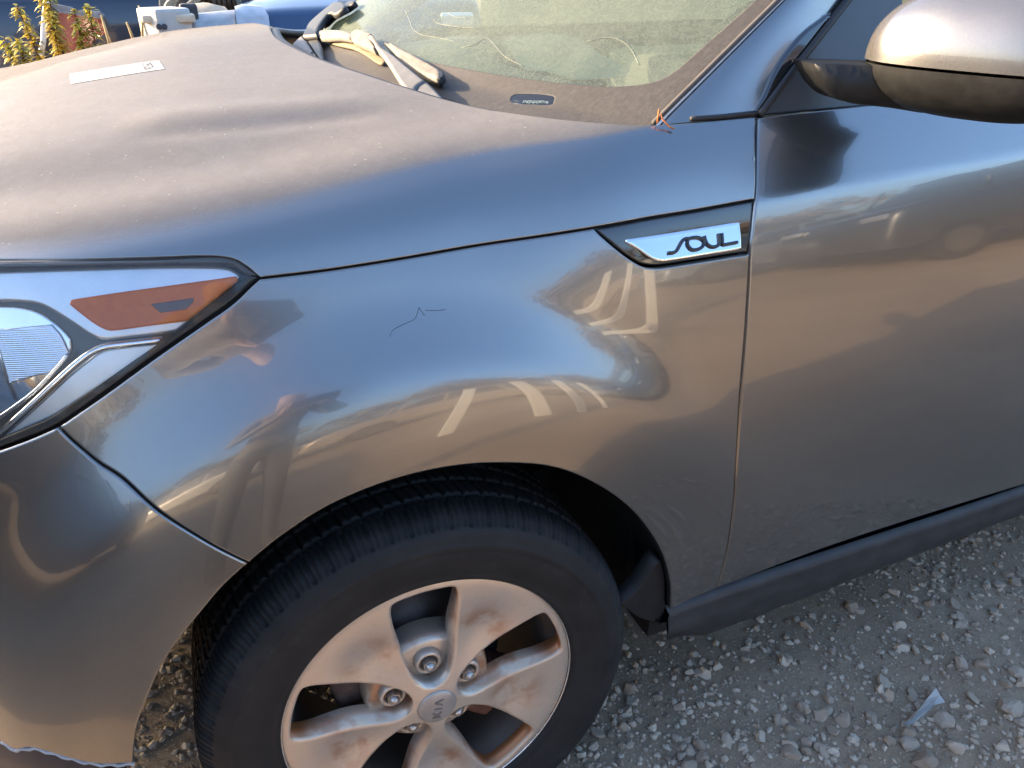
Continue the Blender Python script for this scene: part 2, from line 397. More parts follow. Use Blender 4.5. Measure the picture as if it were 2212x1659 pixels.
# shoulder / shut line height and the side's lean (degrees from vertical)
def zs_of(x): return cubic_interp([-.9, -.3, -.144, .09, .3, .5, .7, .97, 1.6, 3.3], [.955, .962, .965, .971, .984, .995, 1.004, 1.014, 1.04, 1.09], x)
def build_side():
    X = np.arange(-.82, 1.75, .01); Z = np.arange(.14, 1.14, .005)
    dz = np.array([-.80, -.66, -.52, -.40, -.30, -.22, -.16, -.12, -.07, -.03, -.004, .006, .05, .15])
    st = np.array([-.8, -.37, -.14, .10, .30, .48, .80, 1.75])
    tb = np.array([
        [-6, -2, 0, 4, 8, 12, 14, 16, 19, 22, 25, 27, 30, 38],
        [-6, -2, 0, 3, 7, 11, 14, 16, 19, 21, 24, 26, 30, 38],
        [-6, -2, 0, 2, 5, 9, 13, 16, 20, 22, 25, 27, 30, 38],
        [-6, -2, 0, 1, 3, 6, 9, 13, 19, 24, 27, 28, 31, 38],
        [-6, -3, 0, 1, 3, 5, 6, 7, 10, 15, 20, 30, 33, 38],
        [-7, -4, -1, 1, 3, 5, 7, 8, 10, 14, 19, 34, 36, 38],
        [-7, -4, -1, 1, 3, 5, 7, 8, 10, 13, 18, 34, 36, 38],
        [-7, -4, -1, 1, 3, 5, 6, 7, 9, 12, 16, 34, 36, 38]], float)
    TH = np.stack([cubic_interp(st, tb[:, k], X) for k in range(len(dz))], 1)
    zs = zs_of(X)
    fz = np.arange(.10, 1.18, .001); Y = np.zeros((len(X), len(Z)))
    yp = cubic_interp([-.82, -.7, -.6, -.5, -.4, -.3, -.15, .1, .35, .8, 1.75], [.30, .195, .125, .072, .032, .008, -.006, -.012, -.020, -.024, -.024], X)
    for i, x in enumerate(X):
        th = np.interp(fz-zs[i], dz, TH[i])
        lo = gsmooth(np.where(fz-zs[i] < 0, th, np.interp(-.004, dz, TH[i])), 12, 0); hi = th
        th = np.where(fz-zs[i] < -.006, lo, th); th = gsmooth(th, 2.5, 0)
        y = np.cumsum(np.tan(np.radians(th)))*.001; y -= np.interp(.60, fz, y); Y[i] = yp[i]+np.interp(Z, fz, y)
    XX, ZZ = np.meshgrid(X, Z, indexing='ij')
    r = np.hypot(XX-ARCH[0], ZZ-ARCH[1]); an = np.degrees(np.arctan2(ZZ-ARCH[1], XX-ARCH[0]))
    amp = .026*sstep((an-20)/45)*np.where(an < -60, 0, 1)+np.where(np.abs(an) > 175, 0, 0)
    amp = np.where(an < -90, .026, amp)
    rr_ = np.linspace(.38, .64, 261); sl_ = cubic_interp([.38, .43, .467, .502, .542, .58, .615, .64], [-.04, -.01, .03, .11, .37, .22, 0, 0], rr_)
    cs_ = np.cumsum(sl_)*.001; fl = (cs_[-1]-np.interp(r, rr_, cs_))/.036
    # a soft waist just above the ridge and slight roll-back towards the lip
    Y = Y-amp*1.38*fl
    Y = gsmooth(gsmooth(Y, .8, 0), .5, 1)
    return Surf(X, Z, np.stack([XX, Y, ZZ], -1), (0, -1, .15))
SIDE = build_side()
def side_y(x, z): return SIDE.ev(x, z)[:, 1]

def nat_spline(t, v, q):
    n = len(t); h = np.diff(t); A = np.zeros((n, n)); b = np.zeros(n); A[0, 0] = A[-1, -1] = 1
    for i in range(1, n-1):
        A[i, i-1], A[i, i], A[i, i+1] = h[i-1], 2*(h[i-1]+h[i]), h[i]; b[i] = 6*((v[i+1]-v[i])/h[i]-(v[i]-v[i-1])/h[i-1])
    m = np.linalg.solve(A, b); i = np.clip(np.searchsorted(t, q)-1, 0, n-2); d = q-t[i]
    return v[i]+((v[i+1]-v[i])/h[i]-h[i]*(2*m[i]+m[i+1])/6)*d+m[i]/2*d*d+(m[i+1]-m[i])/(6*h[i])*d**3
def build_hood():
    X = np.arange(-.82, .60, .01); NB = 181
    B = np.linspace(0, 2, NB); P = np.zeros((len(X), NB, 3)); half = (NB-1)//2
    xt = [-.82, -.6, -.45, -.3, -.11, .1, .25, .36, .5, .6]
    zt = cubic_interp(xt, [.93, .965, .985, .997, 1.013, 1.038, 1.058, 1.071, 1.081, 1.088], X)   # crease height
    zq = cubic_interp(xt, [.955, 1.000, 1.021, 1.035, 1.054, 1.082, 1.096, 1.103, 1.108, 1.110], X)   # at 0.13 further in
    zc = cubic_interp(xt, [.965, 1.042, 1.082, 1.116, 1.146, 1.155, 1.155, 1.155, 1.155, 1.155], X)
    for i, x in enumerate(X):
        z0 = zs_of(x); y0 = float(side_y(x, z0)[0]); th = math.radians(26)
        h = zt[i]-z0
        pts = [(y0-.012*.49, z0-.012), (y0, z0), (y0+.5*h*.50, z0+.5*h), (y0+h*.62, z0+h*.94)]
        ya = pts[-1][0]
        pts += [(ya+.022, zt[i]+.012), (ya+.06, zt[i]+.45*(zq[i]-zt[i])+.012), (ya+.13, zq[i]+.004), (.33, zq[i]+.36*(zc[i]-zq[i])), (.55, zq[i]+.72*(zc[i]-zq[i])), (.75, zc[i]-.003), (.875, zc[i])]
        pts = np.array(pts)
        full = np.vstack([pts, np.stack([2*YC-pts[-2::-1, 0], pts[-2::-1, 1]], 1)])
        t = np.r_[0, np.cumsum(np.linalg.norm(np.diff(full, axis=0), axis=1)**.6)]; t = t/t[-1]*2
        P[i, :, 0] = x; P[i, :, 1] = nat_spline(t, full[:, 0], B); P[i, :, 2] = nat_spline(t, full[:, 1], B)
    P[:, :, 1:] = gsmooth(gsmooth(P[:, :, 1:], 1.5, 0), .8, 1)
    s_ = Surf(X, B, P, (0, -.35, 1))
    # pressed crease running back over the near side of the hood
    q0, q1 = s_.pix([(235, 292), (770, 243)]); XX, BB = np.meshgrid(X, B, indexing='ij')
    t = (XX-q0[0])/(q1[0]-q0[0]); bl_ = q0[1]+(q1[1]-q0[1])*t; db_ = BB-bl_
    w_ = sstep(t/.25)*sstep((1.25-t)/.4)
    for m_ in (db_, 2-BB-bl_): P[:, :, 2] += w_*(.0038*np.exp(-((m_-.035)/.03)**2)-.0026*np.exp(-((m_+.012)/.020)**2))
    return Surf(X, B, P, (0, -.35, 1))
HOOD = build_hood()

WSLOPE = .70
def ws_xb(y): return .115+.300*((y-YC)/.8)**2
def build_ws():
    S = np.linspace(-.1, 2*YC+.4, 140); T = np.linspace(-.35, .75, 110)      # y and run
    SS, TT = np.meshgrid(S, T, indexing='ij')
    yy = YC+(SS-YC)*(1-.10*np.clip(TT, 0, 1))
    uu = np.clip(np.abs(SS-YC)/.8, 0, 1.2); zz = 1.115-.048*uu**2+np.where(TT > 0, WSLOPE*TT-.06*TT*TT, .35*TT)
    return Surf(S, T, np.stack([ws_xb(SS)+TT, yy, zz], -1), (-.4, -.1, 1))
WS = build_ws()
def build_upper():
    X = np.arange(.3, 1.75, .02); Z = np.arange(1.05, 1.50, .01); XX, ZZ = np.meshgrid(X, Z, indexing='ij')
    return Surf(X, Z, np.stack([XX, .098+(ZZ-1.088)*.34+.12*(ZZ-1.088)**2, ZZ], -1), (0, -1, .3))
UPPER = build_upper()

def tile(tx, ty, f=3.0):
    return lambda pts: [(tx+u/f, ty+v/f) for u, v in pts]
def trace(surf, segs, step=.006, scale=(1, 1)):
    """segments of pixel polylines -> one loop in (a,b); corners where segments meet"""
    out = []
    for s in segs:
        ab = surf.pix(s) if not isinstance(s, np.ndarray) else s
        q = crom(ab, step) if len(ab) > 2 else np.array(ab)
        out.append(q[:-1])
    return np.vstack(out)

# ------------------------------------------------------------------ THE CAR
car = empty('parked_car', (0, 0, 0))
tag(car, 'dusty grey compact car with silver alloy wheel parked on gravel', 'car')

gap_door = [(1637, 252), (1634, 330), (1632, 432), (1625, 500), (1620, 548), (1612, 700), (1600, 850), (1591, 1000), (1586, 1080), (1573, 1180), (1560, 1235), (1548, 1272)]
shut = [(560, 600), (700, 583), (850, 560), (1000, 534), (1140, 513), (1283, 491)]
shut2 = [(1283, 491), (1400, 470), (1510, 452), (1632, 430)]
lamp_low = [(560, 600), (540, 618), (500, 656), (433, 703), (333, 773), (233, 846), (124, 921)]
lamp_low2 = [(124, 921), (67, 946), (0, 971)]
lamp_top = [(0, 560), (167, 559), (333, 556), (433, 553), (493, 557), (527, 573), (560, 600)]
seam = [(124, 921), (160, 956), (213, 1000), (267, 1036), (343, 1105), (410, 1149), (473, 1186), (538, 1218)]
arch_up = [(538, 1218), (610, 1160), (700, 1101), (800, 1056), (900, 1025), (1000, 1007), (1090, 1003), (1180, 1009), (1250, 1030), (1320, 1068), (1380, 1120), (1427, 1190), (1448, 1260), (1449, 1318)]
arch_low = [(538, 1218), (486, 1266), (443, 1316), (387, 1386), (347, 1449), (317, 1519), (296, 1579), (288, 1650)]
badge_cut = [(1283, 491), (1305, 513), (1345, 546), (1375, 566), (1392, 574), (1412, 577), (1440, 575), (1530, 561), (1620, 547)]

# --- fender
loop = trace(SIDE, [shut, badge_cut, gap_door[4:], [(1548, 1272), (1500, 1293), (1449, 1318)], arch_up[::-1], seam[::-1], lamp_low[::-1]])
fender = panel('fender', SIDE, loop, PAINT, car, step=.0085, shrink=.0018, thick=.012)
# --- bumper
bl = SIDE.pix([(0, 971)])[0]; bb = SIDE.pix([(0, 1603)])[0]
loop = trace(SIDE, [seam, arch_low, [(288, 1650), (200, 1651), (100, 1625), (63, 1617), (33, 1621), (0, 1603)], np.array([bb, (-.62, bb[1]+.01), (-.74, bb[1]+.03)]), np.array([(-.74, bb[1]+.03), (-.76, .62), (-.76, .74)]), np.array([(-.76, .74), (-.6, .77), bl]), lamp_low2[::-1]])
bumper = panel('bumper', SIDE, loop, PAINT, car, step=.009, shrink=.0018, thick=.006)
# --- door
b0 = SIDE.pix([(2180, 1057)])[0]; db = SIDE.pix([(1830, 1168)])[0]
belt = lambda x: 1.088+.02*(x-.5)
loop = trace(SIDE, [gap_door[::-1], np.array([SIDE.pix([gap_door[0]])[0], (.62, belt(.62)), (.9, belt(.9)), (1.3, belt(1.3)), (1.55, belt(1.55))]), np.array([(1.55, belt(1.55)), (1.56, .9), (1.55, .60), (1.50, .32)]), np.array([(1.50, .32), b0, db, SIDE.pix([(1548, 1272)])[0]])])
door = panel('front_door', SIDE, loop, PAINT, car, step=.009, shrink=.0018, thick=.014)
# --- hood
hl = HOOD.pix(shut+shut2[1:])
gap_hood = HOOD.pix([(1632, 430), (1634, 330), (1636, 252)])
hrear_px = [(1636, 252), (1560, 258), (1490, 264), (1420, 268), (1340, 267), (1200, 255), (1062, 236), (980, 218), (900, 195), (800, 163), (700, 130), (640, 104), (606, 86), (590, 71)]
hrear = HOOD.pix(hrear_px)
xs_c = np.array([(.055, b) for b in (.95, 1.0, 1.05)])
half_rear = np.vstack([hrear, [(.020, 1.0)]])
near = np.vstack([HOOD.pix([(-330, 575), (-150, 564)]+lamp_top)[::-1][:-1], HOOD.pix([(-330, 575)]), [(-.70, .10), (-.76, .22)]])
def mir(L): return np.array([(a, 2-b) for a, b in L])[::-1]
front = np.array([(-.76, .22), (-.80, .5), (-.805, 1.0), (-.80, 1.5), (-.76, 1.78)])
loop = trace(HOOD, [gap_hood, half_rear, mir(half_rear), mir(gap_hood), mir(hl), mir(near), front[::-1], near[::-1], hl], step=.01)
hood = panel('hood', HOOD, loop, PAINT, car, step=.011, scale=(1, .95), shrink=.0018, thick=.012)

# --- dark structure behind the shut lines
inner = empty('inner_body', parent=car)
for nm, px, wd in (('shut', shut+shut2[1:], .010), ('door', gap_door[2:], .010), ('seam', seam, .008), ('lamp', lamp_low, .006)):
    ribbon('gap_backing', SIDE, crom(SIDE.pix(px), .012), wd, .011, GAP_BLACK, inner)
ribbon('gap_backing', HOOD, crom(gap_hood, .012), .012, .011, GAP_BLACK, inner)

# --- sill moulding
def loft(name, secs, mat, parent, smooth=True):
    n = len(secs[0]); V = np.vstack(secs); F = []
    for i in range(len(secs)-1):
        for j in range(n-1): F.append((i*n+j, (i+1)*n+j, (i+1)*n+j+1, i*n+j+1))
    return mesh_obj(name, V, F, mat, parent, smooth)
secs = []
for x in np.linspace(.405, 3.2, 60):
    xx = min(x, 1.7); zt = .322-.022*sstep((xx-.5)/.8)+.004; yt = float(side_y(xx, zt)[0])
    f = sstep((x-.405)/.07); zb = .205+.07*(1-f)
    secs.append(np.array([(x, yt+.02, zt+.006), (x, yt+.004, zt-.002), (x, yt+.006, zt-.012), (x, yt+.001, zt-.03), (x, yt+.0, zt-.055), (x, yt+.010, zb+.028), (x, yt+.028, zb+.008), (x, yt+.05, zb), (x, yt+.2, zb-.005)]))
sill = loft('sill_moulding', secs, simple('grey_sill_plastic', (.026, .027, .029), .5, var=.3, nscale=25, bstr=.2, Specular_IOR_Level=.4), car)

# --- wheel arch lip, liner
lip_ab = np.vstack([crom(SIDE.pix(arch_low[::-1]), .012)[:-1], crom(SIDE.pix(arch_up), .012)])
lipP = SIDE.ev(lip_ab[:, 0], lip_ab[:, 1])
secs = []
for p in lipP:
    c = np.array([ARCH[0], p[1], ARCH[1]]); d = c-p; d /= np.linalg.norm(d)
    secs.append(np.array([p-d*.002+np.array([0, .004, 0]), p+np.array([0, .012, 0])+d*.0, p+np.array([0, .022, 0])-d*.006]))
loft('arch_flange', secs, BLACK_PLASTIC, car)
secs = []
for k in range(49):
    a = R(-6+k*(178/48)); r = .405
    wob = .006*math.sin(k*1.7)
    secs.append(np.array([(ARCH[0]+(r+wob*t)*math.cos(a), -.0+t*.36, ARCH[1]+(r+wob*t)*math.sin(a)) for t in np.linspace(.02, 1, 7)]))
loft('arch_liner', secs, BLACK_PLASTIC, car)
bm = bmesh.new()
bm_box(bm, (.02, .46, .62), (.95, .16, .38)); bm_box(bm, (.02, .62, .42), (.16, .3, .2)); bm_box(bm, (.45, .5, .36), (.12, .8, .22))
bm_obj('inner_structure', bm, GAP_BLACK, car)
# mud guard piece at the back of the arch
loop = trace(SIDE, [[(1449, 1318), (1446, 1340), (1425, 1356), (1395, 1350), (1352, 1322)], [(1352, 1322), (1390, 1290), (1425, 1240), (1440, 1225)], [(1440, 1225), (1449, 1265), (1449, 1318)]])
panel('mud_guard', SIDE.offset(-.016), loop, BLACK_PLASTIC, car, step=.01, thick=.03)

# --- fender badge
bz = lambda pts: [(1261.8+u*.17361, 411.4+v*.17361) for u, v in pts]
badge = empty('fender_badge', parent=car)
off = SIDE.offset(-.0035)
loop = trace(SIDE, [shut2, [(1632, 430), (1620, 547)], badge_cut[::-1]])
panel('badge_surround', off, loop, BLACK_GLOSS, badge, step=.006, shrink=.0022, thick=.008)
plate = bz([(540, 650), (545, 622), (590, 607), (1200, 510), (1870, 395), (1910, 398), (1922, 430), (1915, 600), (1905, 660), (1870, 705), (1500, 770), (1050, 848), (930, 858), (860, 845), (790, 810), (690, 735), (590, 675)])
pl = SIDE.offset(.0015).pix(plate); pl = crom(pl, .004, closed=True)
plo = panel('badge_plate', SIDE.offset(.0015), pl, simple('polished_badge_metal', (.80, .81, .82), .12, 1.0, var=.02), badge, step=.005, thick=.006, rnd=.003, drop=.0016)
bx0, bz0 = np.mean([v.co.x for v in plo.data.vertices]), np.mean([v.co.z for v in plo.data.vertices])
def tilt(x, z): return (z-bz0-.13*(x-bx0))*.24-.004          # the plate leans back so that it faces the sky
bn = [v.normal.copy() for v in plo.data.vertices]
for v in plo.data.vertices: v.co.y += tilt(v.co.x, v.co.z)
plo.data.update()
bq = SIDE.nrm([bx0], [bz0])[0]; nrm_t = []
for n_ in plo.data.corner_normals[:] if False else []: pass
me_ = plo.data; cn = [0]*len(me_.vertices)
for l_, n_ in zip(me_.loops, me_.corner_normals): cn[l_.vertex_index] = Vector(n_.vector)
me_.normals_split_custom_set_from_vertices([(Vector((n_.x+n_.y*.13*.24, n_.y, n_.z-n_.y*.24))).normalized() if isinstance(n_, Vector) else (0, -1, 0) for n_ in cn])
po = SIDE.offset(.0028)
def stroke(px, w):
    ab = po.pix(bz(px)); q = crom(ab, .0025); P = po.ev(q[:, 0], q[:, 1]); P[:, 1] += tilt(P[:, 0], P[:, 2]); return P
strokes = [[(1020, 762), (1090, 755), (1130, 728), (1170, 670), (1210, 615), (1250, 592), (1300, 590)],
           [(1262, 660), (1280, 600), (1330, 580), (1400, 575), (1455, 600), (1465, 640), (1430, 690), (1360, 718), (1300, 712), (1262, 660)],
           [(1478, 555), (1482, 600), (1500, 650), (1550, 680), (1610, 672), (1645, 640), (1655, 525)],
           [(1690, 520), (1688, 600), (1686, 652), (1780, 638), (1862, 622)]]
LETTER = simple('badge_lettering', (.02, .022, .03), .3)
for s in strokes:
    tube('letter', stroke(s, .002), .0022, LETTER, badge, seg=8)

# --- headlamp
lz = lambda pts: [(u*.27281, 537.6+v*.27281) for u, v in pts]
lamp = empty('headlamp', parent=car)
ext = lambda s: s
lamp_loop = trace(SIDE, [lamp_top, lamp_low, lamp_low2, np.array([bl, (-.50, bl[1]-.03), (-.56, .80), (-.60, .86), (-.58, .93), (-.50, .975)]), np.array([(-.50, .975), SIDE.pix([(0, 560)])[0]])])
panel('lens', SIDE, lamp_loop, LENS, lamp, step=.01, shrink=.003, thick=.004)
ob = SIDE.offset(-.040); o3 = SIDE.offset(-.024); o2 = SIDE.offset(-.016); o1 = SIDE.offset(-.007)
panel('housing', ob, lamp_loop, DARK_BEZEL, lamp, step=.012, thick=.01, shrink=-.004)
def lp(name, surf, pts, mat, closed=True, **k):
    ab = surf.pix(lz(pts)); q = crom(ab, .005, closed=True) if closed else np.array(ab)
    return panel(name, surf, q, mat, lamp, step=.007, **k)
def lp2(name, surf, segs, mat, tail=None, **k):
    L = [lz(s) for s in segs]; q = trace(surf, L if tail is None else L+tail, step=.005)
    return panel(name, surf, q, mat, lamp, step=.007, **k)
lp2('upper_bezel', o3, [[(-260, 182), (0, 170), (600, 150), (1300, 130), (1750, 138), (1880, 185), (1905, 235)], [(1905, 235), (1480, 600), (1400, 660)], [(1400, 660), (1000, 708), (820, 722), (700, 678), (560, 585), (330, 450), (130, 420), (0, 420), (-260, 440)], [(-260, 440), (-260, 182)]], SATIN_SILVER, thick=.02, rnd=.004, drop=.002)
lp2('amber_reflector', o2, [[(548, 440), (555, 412), (600, 396), (900, 350), (1300, 295), (1870, 215)], [(1870, 215), (1885, 250), (1800, 320), (1480, 572)], [(1480, 572), (1200, 608), (900, 648), (830, 640), (740, 590), (620, 500), (548, 440)]], AMBER, thick=.012, rnd=.003, drop=.0015)
lp2('reflector_window', SIDE.offset(-.0153), [[(1195, 438), (1535, 388)], [(1535, 388), (1540, 410), (1470, 480)], [(1470, 480), (1270, 506)], [(1270, 506), (1195, 438)]], AMBER_DARK, thick=.002, rnd=.0006, drop=.0002)
lp2('lower_reflector', o3, [[(-200, 1640), (0, 1490), (250, 1275), (520, 1025), (680, 895), (790, 812), (900, 785), (1280, 740)], [(1280, 740), (1180, 840), (800, 1090), (440, 1320), (200, 1430), (0, 1520), (-200, 1660)], [(-200, 1660), (-200, 1640)]], SATIN_SILVER, thick=.015, rnd=.003, drop=.0015)
def ltube(name, surf, pts, rad, mat):
    ab = surf.pix(lz(pts)); q = crom(ab, .006); return tube(name, surf.ev(q[:, 0], q[:, 1]), rad, mat, lamp, seg=10)
ltube('chrome_trim', SIDE.offset(-.021), [(-200, 1625), (0, 1462), (250, 1240), (520, 985), (680, 850), (790, 790), (900, 765), (1290, 722)], .0042, CHROME)
ltube('chrome_trim', SIDE.offset(-.027), [(-200, 1470), (0, 1330), (260, 1140), (420, 975), (545, 830)], .0022, CHROME)
# projector bowl with fluted glass
FLUTE, nt, b = nodes_of('fluted_lamp_glass')
w = N(nt, 'ShaderNodeTexWave', wave_type='BANDS', bands_direction='Z'); w.inputs['Scale'].default_value = 150; w.inputs['Distortion'].default_value = 0
nt.links.new(obj_coord(nt), w.inputs['Vector']); bump(nt, b, w.outputs['Fac'], .12, .002)
setp(b, Base_Color=(.75, .8, .88), Roughness=.2, Metallic=.8)
lp2('projector_lens', SIDE.offset(-.034), [[(-60, 640), (200, 618), (400, 598)], [(400, 598), (480, 690), (545, 830)], [(545, 830), (440, 965), (260, 1015), (70, 1072)], [(70, 1072), (20, 900), (-60, 640)]], FLUTE, thick=.01, rnd=.002)
lp2('projector_surround', SIDE.offset(-.037), [[(-30, 455), (130, 462), (300, 505), (450, 605), (545, 700), (562, 745), (550, 835), (420, 985), (260, 1150), (-30, 1345)], [(-30, 1345), (-30, 455)]], CHROME, thick=.002)
# dark rim glued behind the lens edge
lp2('lens_border', o1, [[(2052, 222), (1900, 362), (1400, 725), (1000, 1005), (450, 1395), (200, 1500), (0, 1575), (-200, 1680)], [(-200, 1680), (-200, 1610), (0, 1512), (220, 1420), (430, 1318), (1000, 925), (1480, 590), (1890, 262), (1945, 215)], [(1945, 215), (2052, 222)]], BLACK_PLASTIC, thick=.03)
lp2('lens_border', o1, [[(-260, 105), (0, 95), (600, 88), (1300, 75), (1700, 55), (1860, 80), (1960, 145), (2045, 215)], [(2045, 215), (1950, 200), (1880, 150), (1780, 118), (1300, 122), (600, 138), (0, 150), (-260, 162)], [(-260, 162), (-260, 105)]], DARK_BEZEL, thick=.025)

# --- cracked lower bumper edge
low = SIDE.pix([(0, 1603), (33, 1621), (63, 1617), (100, 1625), (200, 1651), (288, 1652)])
lq = crom(low, .006); lq[:, 1] -= .004; P = SIDE.ev(lq[:, 0], lq[:, 1]); P[:, 1] += .004
P[:, 2] += .0025*np.sin(np.arange(len(P))*1.9)
tube('torn_edge', P, .0026, simple('bare_white_plastic', (.36, .36, .36), .6), bumper, seg=6)
secs = []
for x in np.linspace(-.74, -.432, 30):
    zt = float(np.interp(x, lq[::-1, 0] if lq[0, 0] > lq[-1, 0] else lq[:, 0], lq[::-1, 1] if lq[0, 0] > lq[-1, 0] else lq[:, 1]))-.004
    yt = float(side_y(x, max(zt, .2))[0])+.012
    secs.append(np.array([(x, yt, zt), (x, yt-.004, zt-.03), (x, yt+.0, zt-.09), (x, yt+.04, zt-.16), (x, yt+.2, zt-.18)]))
loft('lower_valance', secs, simple('navy_valance_plastic', (.02, .022, .035), .45, var=.3), car)

# --- windscreen, frit band, cowl
ws_edge_px = [(1420, 270), (1500, 190), (1600, 90), (1692, 0)]
ng = WS.pix([(1425, 262), (1500, 188), (1600, 89), (1690, 0)])
loop = np.vstack([crom(np.vstack([ng, [(ng[-1][0]+.03, .30), (ng[-1][0]+.10, .62)]]), .02), [(1.0, .66), (1.55, .62), (1.63, .02), (1.60, -.01)], np.array([(1.5, -.03), (1.2, -.035), (.875, -.04), (.5, -.04), (.25, -.045), (.15, -.03)])])
windscreen = panel('windscreen', WS, loop, WINDSCREEN, car, step=.025, thick=.005)
FRIT, nt, b = nodes_of('dusty_frit_band')
oc = obj_coord(nt); mp_ = N(nt, 'ShaderNodeMapping'); mp_.inputs['Scale'].default_value = (1.0, 2.2, 1.0); nt.links.new(oc, mp_.inputs[0])
f1 = noise(nt, mp_.outputs[0], 110, 6, .7, .8); f2 = noise(nt, oc, 12, 4)
fr_ = math2(nt, 'MULTIPLY', maprange(nt, f1, .3, .75), maprange(nt, f2, .25, .6, .5, 1.0))
nt.links.new(mixc(nt, fr_, (.03, .026, .022), (.062, .054, .047)), b.inputs['Base Color']); setp(b, Roughness=.7)
wf = WS.offset(.0012)
fr_in = [(655, 118), (700, 108), (780, 112), (860, 122), (950, 138), (1050, 157), (1150, 172), (1250, 183), (1330, 187), (1400, 180), (1450, 160), (1520, 100), (1600, 30), (1632, 0)]
fi = wf.pix(fr_in[2:]); fo = np.vstack([[(1.05, -.03), (.7, -.035), (.5, -.035), (.3, -.04), (.17, -.03)], ng])
fin = np.vstack([[(1.05, fi[0][1]-.01)], fi])
# opening for the number plate of the dash
vin_px = [(1103, 215), (1108, 206), (1125, 202), (1165, 203), (1196, 208), (1196, 218), (1190, 226), (1150, 226), (1112, 223)]
vin = crom(wf.pix(vin_px), .003, closed=True)
frit = panel('frit_band', wf, np.vstack([crom(fo, .01), crom(fin[::-1], .01)]), FRIT, windscreen, step=.012, thick=.001, rnd=.001, drop=.0002, holes=[vin], hole_depth=.001)
panel('number_window_shade', WS.offset(.0007), crom(WS.offset(.0007).pix(vin_px), .003, closed=True), simple('opening_shade_black', (.010, .011, .014), .15), windscreen, step=.006, thick=.0003, rnd=.0005, drop=.0001)  # dark sheet on the glass, painted in for the shade behind the opening
# VIN digits
cu = bpy.data.curves.new('vin', 'FONT'); cu.body = 'KNDJN2A29F7198'; cu.size = .008; cu.extrude = .0002; cu.align_x = 'CENTER'
to = bpy.data.objects.new('vin_tmp', cu); COL.objects.link(to)
dg = bpy.context.evaluated_depsgraph_get(); me = bpy.data.meshes.new_from_object(to.evaluated_get(dg)); bpy.data.objects.remove(to)
vo = WS.offset(.0010)
c0, c1 = (vo.ev(*q)[0] for q in vo.pix([(1122, 222), (1190, 224)])); cc = (c0+c1)/2; ex = (c1-c0)/np.linalg.norm(c1-c0); nn = WS.nrm(*vo.pix([(1155, 222)])[0])[0]; ey = np.cross(nn, ex)
ey /= np.linalg.norm(ey)
for v in me.vertices: v.co = Vector(cc+ex*v.co[0]*.62+ey*v.co[1]*1.0+nn*v.co[2])
link('vin_digits', me, simple('pale_print', (.20, .27, .26), .5), windscreen)
# thin scratches on the glass
SCR = simple('pale_scratch', (.24, .26, .21), .6)
wsc = WS.offset(.0008)
sz = lambda pts: [(737.3+u/3, v/3) for u, v in pts]
for s in ([(780, 308), (870, 285), (945, 245), (1060, 365), (1180, 430)], [(600, 125), (620, 150), (720, 170), (880, 185)], [(1590, 268), (1700, 245), (1790, 255), (1870, 310), (1930, 420)], [(415, 70), (440, 130), (465, 190), (520, 225), (600, 240), (740, 270)], [(690, 85), (740, 110), (820, 120)]):
    ab = wsc.pix(sz(s)); q = crom(ab, .006); tube('scratch', wsc.ev(q[:, 0], q[:, 1]), .00032, SCR, windscreen, seg=5)
# thin scratches in the fender paint
SCRD = simple('dark_scratch', (.035, .05, .08), .5)
sfo = SIDE.offset(.0001)
for px in ([(842, 727), (850, 712), (880, 697), (897, 688), (905, 664)], [(905, 664), (917, 682)], [(918, 670), (945, 671), (962, 668)]):
    q = crom(sfo.pix(px), .004); tube('paint_scratch', sfo.ev(q[:, 0], q[:, 1]), .0004, SCRD, fender, seg=5)
# crumpled sheet lying on the dash
pa = WS.offset(-.045); q = crom(pa.pix([(1082, 90), (1130, 82), (1165, 78), (1190, 72), (1225, 78), (1270, 100), (1330, 140), (1358, 150), (1350, 166), (1290, 170), (1200, 155), (1130, 140), (1100, 110)]), .008, closed=True)
pan = panel('crumpled_paper', pa, q, simple('white_paper', (.55, .58, .52), .7), None, step=.01, thick=.001)
cr_ = np.random.default_rng(3)
for v in pan.data.vertices: v.co.z += float(.004*math.sin(v.co.x*60+v.co.y*25)+.002*math.sin(v.co.y*70))
tag(pan, 'crumpled white sheet lying on the dashboard under the windscreen', 'paper')
# dashboard, interior
DASH = simple('dash_plastic', (.10, .115, .105), .7, var=.2, nscale=20)
interior = empty('cabin_interior', parent=car)
secs = []
for y in np.linspace(.13, 1.62, 30):
    xb = ws_xb(y); secs.append(np.array([(xb-.01, y, 1.03), (xb+.12, y, 1.045), (xb+.3, y, 1.06), (xb+.42, y, 1.055), (xb+.47, y, 1.0), (xb+.46, y, .7)]))
loft('dashboard', secs, DASH, interior)
bm = bmesh.new(); bm_box(bm, (1.6, YC, .75), (2.2, 1.45, .1)); bm_box(bm, (2.7, YC, 1.0), (.1, 1.45, .6))
bm_obj('cabin_floor', bm, DASH, interior)
for yy in (.5, 1.25):
    bm = bmesh.new(); bm_box(bm, (1.35, yy, .95), (.5, .5, .16), bev=.05); bm_box(bm, (1.62, yy, 1.2), (.16, .48, .6), Matrix.Rotation(R(14), 3, 'Y'), bev=.06); bm_box(bm, (1.70, yy, 1.52), (.1, .26, .16), bev=.04)
    bm_obj('seat', bm, simple('grey_seat_cloth', (.11, .115, .11), .9), interior, True)
st_c = np.array((.82, .47, 1.03)); ring = [st_c+np.array((.055*math.sin(t), .185*math.cos(t), .175*math.sin(t))) for t in np.linspace(0, 2*math.pi, 40)[:-1]]
tube('steering_wheel', ring, .014, BLACK_PLASTIC, interior, closed=True)
